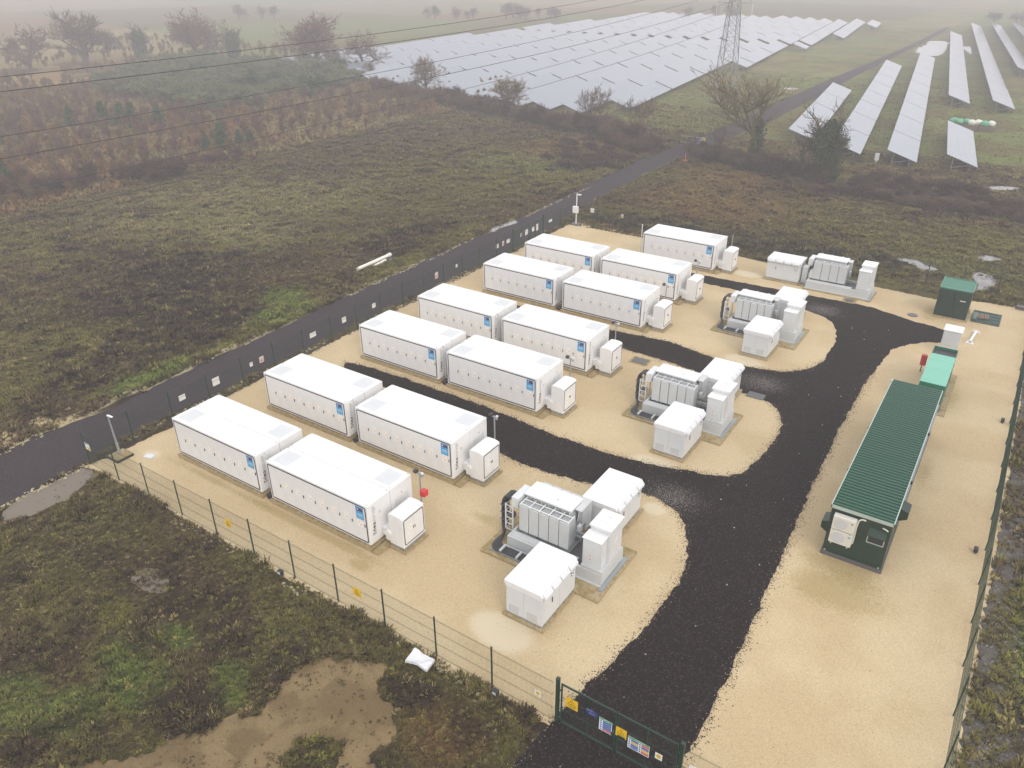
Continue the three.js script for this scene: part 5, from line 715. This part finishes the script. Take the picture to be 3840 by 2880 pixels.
{
  const oakA = growTree(101, 7.6, { kids: [8, 6, 5], open: 0.95, up: 0.18, twigs: 9, twig: 0.55, fork: 0.3, ratio: 0.68, tw: 0.026 }), oakB = growTree(102, 7.6, { kids: [8, 6, 5], open: 0.95, up: 0.16, twigs: 9, twig: 0.55, fork: 0.25, ratio: 0.66, tw: 0.026 }), ash = growTree(103, 9.8, { kids: [8, 6, 6], open: 0.85, up: 0.3, twigs: 5, twig: 0.5, fork: 0.26, ratio: 0.62, lean: 0.08, tw: 0.018, r0: 0.2 }), hedgeTree = growTree(104, 7, { kids: [3, 4, 4], stems: 5, open: 0.6, up: 0.3, twigs: 6, twig: 0.5, ratio: 0.62, r0: 0.16, tw: 0.026 });
  treeThing('oak_tree', 'rounded bare oak at the hedge before the great solar array, left one', 'tree', 'bare oaks at the hedge', oakA, bark, twigGold, -75.4, -104.2, 0.4, 1.0); treeThing('oak_tree', 'rounded bare oak at the hedge before the great solar array, right one', 'tree', 'bare oaks at the hedge', oakB, bark, twigGold, -50.6, -94, 1.9, 0.92);
  treeThing('oak_tree', 'pale bare tree standing against the left end of the great solar array', 'tree', 'bare oaks at the hedge', oakB, barkPale, twigGold, -119, -122, 3, 0.78); treeThing('oak_tree', 'small bare tree at the left end of the great solar array', 'tree', 'bare oaks at the hedge', oakA, bark, twigGold, -101.7, -116.8, 2.2, 0.5);
  treeThing('hedge_tree', 'many stemmed bare tree in hedge before the right corner of the great array', 'tree', null, hedgeTree, bark, twigM, -31, -90.8, 0.5, 1.0); treeThing('hedge_tree', 'smaller many stemmed bare tree in hedge nearest the pylon', 'tree', null, hedgeTree, bark, twigM, -25.6, -93.5, 2.5, 0.78);
  const big = treeThing('ash_tree', 'large bare tree with mossy trunk right of the far gate', 'tree', null, ash, mossM, twigGold, -3.4, -81.5, 2.0, [1.4, 1.25, 1.4]);
  const r = rng(9); share(big, 'ivy', leafCloud(61, 1500, 0.16, (q) => { const y = q() * 4.2; return [V((q() - 0.5) * 0.6, y, (q() - 0.5) * 0.6), 0.55]; }), ivyM);
  const ivy = treeThing('ivy_tree', 'bare tree wrapped in dark green ivy before the solar tables', 'tree', null, growTree(105, 9.6, { kids: [6, 4, 4], open: 0.85, up: 0.2, twigs: 4, twig: 0.6, fork: 0.4, ratio: 0.56, tw: 0.022 }), bark, twigM, 6.9, -76.4, 4.2);
  const clumps = [[0, 1, 0, 1.0], [0.1, 2.3, 0, 1.2], [0, 3.5, 0, 1.4], [0.9, 4.2, 0.2, 1.5], [0.3, 5.2, -0.2, 1.5], [1.7, 5.2, -0.3, 1.3], [1.9, 6.0, -0.3, 1.1], [0.6, 6.1, 0, 1.1], [2.4, 4.6, -0.2, 1.0], [1.5, 3.4, 0, 1.1], [1.2, 6.6, -0.2, 0.8], [-0.5, 4.4, 0.2, 1.1]];
  share(ivy, 'ivy', leafCloud(62, 9000, 0.17, (q) => { const c = clumps[Math.floor(q() * clumps.length)]; return [V(c[0] * 1.25 - 0.3, c[1], c[2]), c[3] * 1.12]; }), ivyM);
  treeThing('young_tree', 'young bare tree with ivy stem between the ash and the ivy covered tree', 'tree', null, growTree(106, 6, { kids: [4, 4], open: 0.7, twigs: 5, twig: 0.5, tw: 0.022 }), bark, twigM, 3.9, -77.2, 1, 1); treeThing('young_tree', 'young bare tree beside the far gate', 'tree', null, growTree(107, 4.5, { kids: [5, 4], open: 0.6, twigs: 6, twig: 0.45, stems: 3, r0: 0.1, tw: 0.022 }), bark, twigM, -9.6, -84.5, 1, 1);
  // big trees in the mist on the left
  const far = growTree(108, 11, { kids: [7, 5, 5], open: 0.9, up: 0.2, twigs: 6, twig: 0.9, fork: 0.25, ratio: 0.66, tw: 0.06 }), far2 = growTree(109, 11, { kids: [6, 6, 5], open: 1.0, up: 0.14, twigs: 6, twig: 0.9, fork: 0.22, ratio: 0.68, tw: 0.06 }), ivyFar = { trunk: far.trunk, crown: leafCloud(63, 5000, 0.32, (q) => { const y = 1 + q() * 5.4; return [V((q() - 0.5) * 1.2, y, (q() - 0.5) * 1.2), 1.5]; }) };
  const F = [[-180, -83.3, 0.88, far2, 'leftmost wide bare tree'], [-182, -98.3, 1.12, far, 'tall bare oak, second from the left'], [-165, -119.9, 1.05, far2, 'broad bare tree in the middle'], [-172, -124, 0.9, far, 'bare tree just behind the broad middle one'], [-120.6, -119.6, 1.06, far, 'tall bare tree near the array corner'], [-133, -131, 1.0, far2, 'bare tree left of the array corner'], [-112, -126, 0.75, far2, 'low bare tree at the array corner'], [-194, -112, 0.62, far, 'small bare tree between two ivy columns']];
  F.forEach(([x, z, s, g, t], i) => treeThing('misty_tree', `${t} in the misty tree line`, 'tree', 'big trees in the mist', g, bark, i % 2 ? twigM : twigRed, x, z, i * 1.3, [s * 1.55, s * 1.12, s * 1.55]));
  treeThing('ivy_column', 'dark ivy covered tree column in the misty tree line, left one', 'tree', 'ivy columns in the mist', ivyFar, bark, blueGreen, -180, -113, 0, [1, 1.0, 1]); treeThing('ivy_column', 'dark ivy covered tree column in the misty tree line, right one', 'tree', 'ivy columns in the mist', ivyFar, bark, blueGreen, -158, -125.5, 1, [1.1, 0.95, 1.1]);
  const rf = rng(77); let a = 0; for (let k = 0; k < 24; k++) { if (k % 4 === 0) a = rr(0, 1, rf); else a += rr(0.008, 0.03, rf); const s = rr(0.35, 0.7, rf); treeThing('hedgerow_tree', 'faint bare tree in a hedgerow far off in the mist', 'tree', 'faint hedgerow trees in the mist', k % 2 ? far : far2, bark, twigM, -330 + a * 300, -205 - a * 190 + rr(-12, 12, rf), k, [s * 1.1, s, s * 1.1]); }
  for (let k = 0; k < 5; k++) treeThing('field_bush', 'faint bush clump on the far field boundary in the mist', 'bush', 'far field bushes in the mist', k % 2 ? far2 : far, bark, twigDark, [-2, 6, 11, 48, 56][k], -372 + rr(-5, 5, rf), k, [0.8, 0.42, 0.8]);
}
{ // saplings, scrub, hedges: a few shapes, many individuals
  const sap = [0, 1, 2, 3].map((k) => growTree(200 + k, 2.5, { kids: [7, 4], open: 0.55, up: 0.4, twigs: 6, twig: 0.34, fork: 0.2, ratio: 0.5, r0: 0.045, tw: 0.03 })), bush = [0, 1, 2].map((k) => growTree(220 + k, 2.6, { kids: [5, 4], stems: 9, open: 0.7, up: 0.3, twigs: 6, twig: 0.42, ratio: 0.55, r0: 0.06, tw: 0.03 })), bram = [0, 1].map((k) => growTree(230 + k, 1.5, { kids: [6, 3], stems: 12, open: 1.0, up: 0.1, twigs: 6, twig: 0.45, ratio: 0.6, r0: 0.04, tw: 0.034 }));
  const leafy = [0, 1, 2].map((k) => { const q = growTree(240 + k, 3, { kids: [5], stems: 5, open: 0.6, twigs: 4, twig: 0.5, r0: 0.06, tw: 0.015 }), rc = rng(250 + k), cl = Array.from({ length: 11 }, () => [rr(-1.3, 1.3, rc), rr(0.7, 2.7, rc), rr(-1.3, 1.3, rc), rr(0.45, 0.8, rc)]); q.crown = leafCloud(260 + k, 2000, 0.17, (e) => { const c = cl[Math.floor(e() * cl.length)]; return [V(c[0], c[1], c[2]), c[3]]; }); return q; });
  const spruce = [0, 1].map((k) => { const P = [], N = []; frustum(V(0, -0.05, 0), V(0, 2.9, 0), 0.07, 0.015, 6, P, N); const c = leafCloud(270 + k, 2600, 0.12, (e) => { const y = 0.25 + 2.7 * Math.pow(e(), 1.5), rad = 0.95 * (1 - y / 3.1) * (0.75 + 0.25 * Math.sin(y * 9)), a = e() * 6.283, d = rad * Math.sqrt(e()); return [V(Math.cos(a) * d, y - d * 0.18, Math.sin(a) * d), 0.16]; }); return { trunk: geoOf(P, N), crown: c }; });
  const r = rng(301), GZ = [[-135, -72], [-127, -70], [-92, -66], [-92, -94], [-98, -112], [-117, -120], [-150, -112], [-158, -92]], mats = [twigPurple, twigPurple, twigRed, twigM, twigGold];
  let n = 0; for (let x = -62.5; x > -124 && n < 285; x -= 3.3) for (let z = -21; z > -92; z -= 3.4) {
    const px = x + rr(-1.3, 1.3, r), pz = z + rr(-1.4, 1.4, r); if (inside(GZ, px, pz) || !seen(px, pz, 0.02) || r() < 0.16) continue; const k = Math.floor(r() * 4), s = rr(0.75, 1.3, r) * (px > -68 ? 0.8 : 1);
    if (n < 285) { n++; treeThing('bare_sapling', 'bare reddish brown sapling in the planted scrub left of the field', 'sapling', 'bare saplings in the planted scrub', sap[k], bark, mats[Math.floor(r() * 5)], px, pz, r() * 6, [s * 1.05, s, s * 1.05]); }
  }
  let m = 0; for (let i = 0; i < 2600 && m < 240; i++) { const x = rr(-177, -90, r), z = rr(-121, -66, r); if (!inside(GZ, x, z) || !seen(x, z, 0.02)) continue; m++; const s = rr(0.7, 1.35, r); treeThing('willow_scrub', 'grey green leafy shrub in the misty scrub belt', 'shrub', 'grey green shrubs in the scrub belt', leafy[m % 3], bark, m % 7 === 0 ? blueGreen : greyGreen, x, z, r() * 6, [s * 1.1, s, s * 1.1]); }
  [[-69.3, -49.2, 0.8, 'leftmost of the cluster'], [-67.5, -50.3, 1.3, 'tallest of the cluster'], [-68.3, -53.9, 0.75, 'third of the cluster'], [-65, -53.2, 0.9, 'rightmost of the cluster'], [-71.5, -23.2, 1.3, 'alone at the left edge of the photograph'], [-102.2, -48.8, 1.1, 'leftmost of the far group'], [-99.2, -52.4, 1.3, 'second of the far group'], [-95.8, -53.4, 1.2, 'third of the far group'], [-92.5, -53.3, 1.35, 'fourth of the far group'], [-90, -56, 1.2, 'last of the far group'], [-77, -24, 1.2, 'behind the bush at left edge']].forEach(([x, z, s, t], i) => treeThing('young_conifer', `young dark green conifer in the scrub, ${t}`, 'conifer', 'young conifers', spruce[i % 2], bark, blueGreen, x, z, i, [s * 1.75, s * 0.95, s * 1.75]));
  // far scrub beyond, too dense to tell apart
  const list = []; for (let i = 0; i < 7500; i++) { const x = rr(-235, -62, r), z = rr(-150, -18, r); if ((inside(GZ, x, z) && r() < 0.95) || (x < -152 && z < -72 && r() < 0.75)) continue; if (!seen(x, z, 0.02)) continue; const dn = fbm(x / 8, z / 8); if (dn < (x < -150 ? 0.46 : 0.44) || (x > -150 && z < -128)) continue; const s = rr(0.35, 0.85, r) * (x < -150 ? 1.6 : x < -110 ? 1.3 : 1), c = mix(mix(C.brown, C.rust, r()), C.straw, 0.25 * r()), k = 1.3; list.push([x, 0, z, r() * 6, s, s, s, c[0] * k, c[1] * k, c[2] * k]); }
  scatter('scrub_thicket', 'dense brown twiggy thicket between the saplings', merge([sap[1].trunk.clone(), sap[1].crown.clone()]), leafM, list);
  const grass = []; for (let i = 0; i < 60000; i++) { const x = rr(-150, -60.5, r), z = rr(-110, -16, r); if (!seen(x, z, 0.02)) continue; const f = fbm(x / 5, z / 5), c = mix(C.straw, C.rust, smooth(0.3, 0.7, f)), k = rr(0.8, 1.5, r), s = rr(0.2, 0.5, r); grass.push([x, 0, z, r() * 6, s * 1.3, s, s * 1.3, c[0] * k, c[1] * k, c[2] * k]); }
  scatter('dead_grass', 'tawny dead grass under the saplings', blades(12, 1.0, 0.42, 0.06, 0.4, 8), leafM, grass);
  // hedges
  const shrub = (label, group, cat, g, cm, x, z, s, name = 'hedge_shrub') => treeThing(name, label, cat, group, g, bark, cm, x, z, r() * 6, s);
  for (let k = 0; k < 74; k++) { const t = k / 73, x = -88 + 70.5 * t + rr(-0.9, 0.9, r), z = -103.5 + 19.5 * t + rr(-1.7, 1.7, r) + (t > 0.9 ? 2 : 0), s = rr(0.85, 1.25, r); shrub('bare brown shrub in the hedge before the great solar array', 'bare shrubs of the left hedge', 'shrub', bush[k % 3], [twigM, twigDark, twigPurple][k % 3], x, z, [s * 1.15, s * rr(0.85, 1.2, r), s * 1.15]); }
  [[-20.5, -84, 1.3], [-18.8, -82, 1.0], [-22.4, -81.5, 1.0], [-19.8, -79, 0.9]].forEach(([x, z, s], i) => shrub(`russet brown bush at the hedge end beside the access road, ${ordinal[i]} of four`, 'russet bushes', 'bush', bush[i % 3], twigRed, x, z, s));
  for (let k = 0; k < 58; k++) { const x = rr(-30, -16.5, r), z = rr(-83, -66, r); if (x - z * 0.3 < -4 && r() < 0.5) continue; const s = rr(0.5, 0.9, r); shrub('low dark bramble clump beside the far access road', 'dark bramble clumps by the access road', 'bramble', bram[k % 2], twigDark, x, z, [s * 1.3, s * 0.8, s * 1.3], 'bramble_clump'); }
  for (let k = 0; k < 46; k++) { const t = k / 45, x = -11.5 + 17 * t + rr(-0.8, 0.8, r), z = -81.5 + 4.5 * t + rr(-1.8, 1.8, r), s = rr(0.65, 1.05, r); shrub('bare dark brown shrub in the hedge right of the far gate', 'bare shrubs of the right hedge', 'shrub', bush[k % 3], k % 2 ? twigDark : twigM, x, z, [s, s * 0.9, s]); }
  for (let k = 0; k < 150; k++) { const x = rr(3, 38, r), z = -75.2 + rr(-3.4, 3.4, r) + (x - 3) * 0.02, s = rr(0.5, 0.95, r); shrub('low dark bramble clump in the thicket before the solar tables', 'dark bramble clumps before the solar tables', 'bramble', bram[k % 2], k % 3 ? twigDark : twigM, x, z, [s * 1.25, s * 0.85, s * 1.25], 'bramble_clump'); }
  [[12, -78.5, 1.0], [14.5, -79, 0.85], [19.5, -78, 1.15], [22, -78.3, 0.95], [10.6, -77, 0.8], [17, -78.8, 0.8]].forEach(([x, z, s], i) => shrub(`rounded dark bush behind the bramble thicket, ${ordinal[i]} of six`, 'rounded dark bushes', 'bush', bush[i % 3], twigDark, x, z, [s * 1.2, s * 0.8, s * 1.2]));
  [[-61.7, -33.4, 1.0], [-60.4, -35.2, 1.15], [-59.8, -37.2, 1.0], [-60.8, -38.6, 0.8], [-62, -36.4, 1.0], [-58.9, -34.6, 0.9]].forEach(([x, z, s], i) => shrub(`dense dark bush at the field edge, ${ordinal[i]} of its clump`, 'dense dark bush clump at the field edge', 'bush', bush[i % 3], twigDark, x, z, [s * 1.25, s, s * 1.25]));
  for (let k = 0; k < 34; k++) { const t = k / 33, x = -66.5 + 5 * t + rr(-1.2, 1.2, r), z = -17 - 32 * t + rr(-1, 1, r), s = rr(0.55, 1.0, r) * (t < 0.4 ? 1.2 : 0.8); shrub('bare bush along the left field edge', 'bare bushes along the left field edge', 'bush', bush[k % 3], k % 2 ? twigDark : twigPurple, x, z, s); }
}
console.log('trees');
// ---------- small things far off ----------
{
  const g = thing('field_gate', 'grey tubular field gate with sign across the far access road', 'gate', null, -14.6, 0, -88); for (const y of [0.35, 1.2]) part(g, 'rail', rod(V(-1.4, y, 0), V(2.2, y - 0.06, 0.2), 0.03, 0.03, 6), galv); for (const x of [-1.4, 2.2]) part(g, 'post', rod(V(x, 0, x > 0 ? 0.2 : 0), V(x, 1.3, x > 0 ? 0.2 : 0), 0.045, 0.045, 8), galv); for (const x of [-0.5, 0.4, 1.3]) part(g, 'upright', rod(V(x, 0.34, 0.08), V(x, 1.18, 0.08), 0.018, 0.018, 6), galv);
  const s = solo('gate_sign', 'blue and yellow sign on the far field gate', 'sign', null, plate(0.75, 0.42), printed(96, 56, (c, w, h) => { c.fillStyle = '#4aa0c8'; c.fillRect(0, 0, w, h); c.fillStyle = '#f0c81e'; c.fillRect(w * 0.35, 0, w, h); c.fillStyle = '#d08a20'; c.fillRect(w * 0.5, h * 0.3, w * 0.2, h * 0.4); }), -12.75, 1.05, -87.7, 0, true);
  solo('orange_barrier', 'scrap of orange barrier mesh beside the far access road', 'barrier', null, [bx(-0.03, 0.03, 0, 0.75, -0.6, 0.6, 0.02), bx(-0.3, 0.3, 0, 0.35, 0.3, 0.36), rod(V(0, 0, -0.6), V(0, 1, -0.6), 0.03, 0.03, 6)], mat([0.62, 0.16, 0.09], 0.7), -11.2, 0, -78, 0.4);
  const bg = new THREE.SphereGeometry(0.6, 10, 8); { const p = bg.attributes.position; for (let i = 0; i < p.count; i++) { const k = 1 + 0.4 * (fbm(p.getX(i) * 3 + 5, p.getZ(i) * 3 + p.getY(i) * 4) - 0.5); p.setXYZ(i, p.getX(i) * k, Math.max(-0.3, p.getY(i) * 0.8 * k), p.getZ(i) * k); } bg.computeVertexNormals(); }
  const gm = mat([0.10, 0.34, 0.20], 0.6), wm = mat([0.6, 0.62, 0.56], 0.6); [[14.4, gm], [15.2, gm], [16.1, gm], [16.9, wm], [17.7, wm], [18.6, gm], [19.4, wm]].forEach(([x, m], i) => solo('bulk_bag', `${m === gm ? 'green' : 'white'} bulk bag on the stack behind the short solar table, ${ordinal[i]} from the left`, 'bag', 'bulk bags behind the short solar table', bg, m, x, 1.05, -121.5 + (i % 2) * 0.5, i)); { const o = thing('bag_pallet', 'low timber stack under the green and white bulk bags', 'pallet', null, 16.9, 0, -121.3), tm = mat([0.13, 0.10, 0.07], 0.9); for (let k = 0; k < 3; k++) part(o, 'stack', bx(-3.2 + k * 2.15, -1.15 + k * 2.15, 0, 0.76, -0.9, 0.9, 0.03), tm); }
  solo('inverter_post', 'small white string inverter on post beside the third solar table', 'inverter', null, [bx(-0.25, 0.25, 0.5, 1.4, -0.12, 0.12, 0.03), rod(V(0, 0, 0), V(0, 0.5, 0), 0.04, 0.04, 6)], paleGrey, 9.6, 0, -89.5);
}
renderer.render(scene, camera);
console.log('objects', scene.children.length);
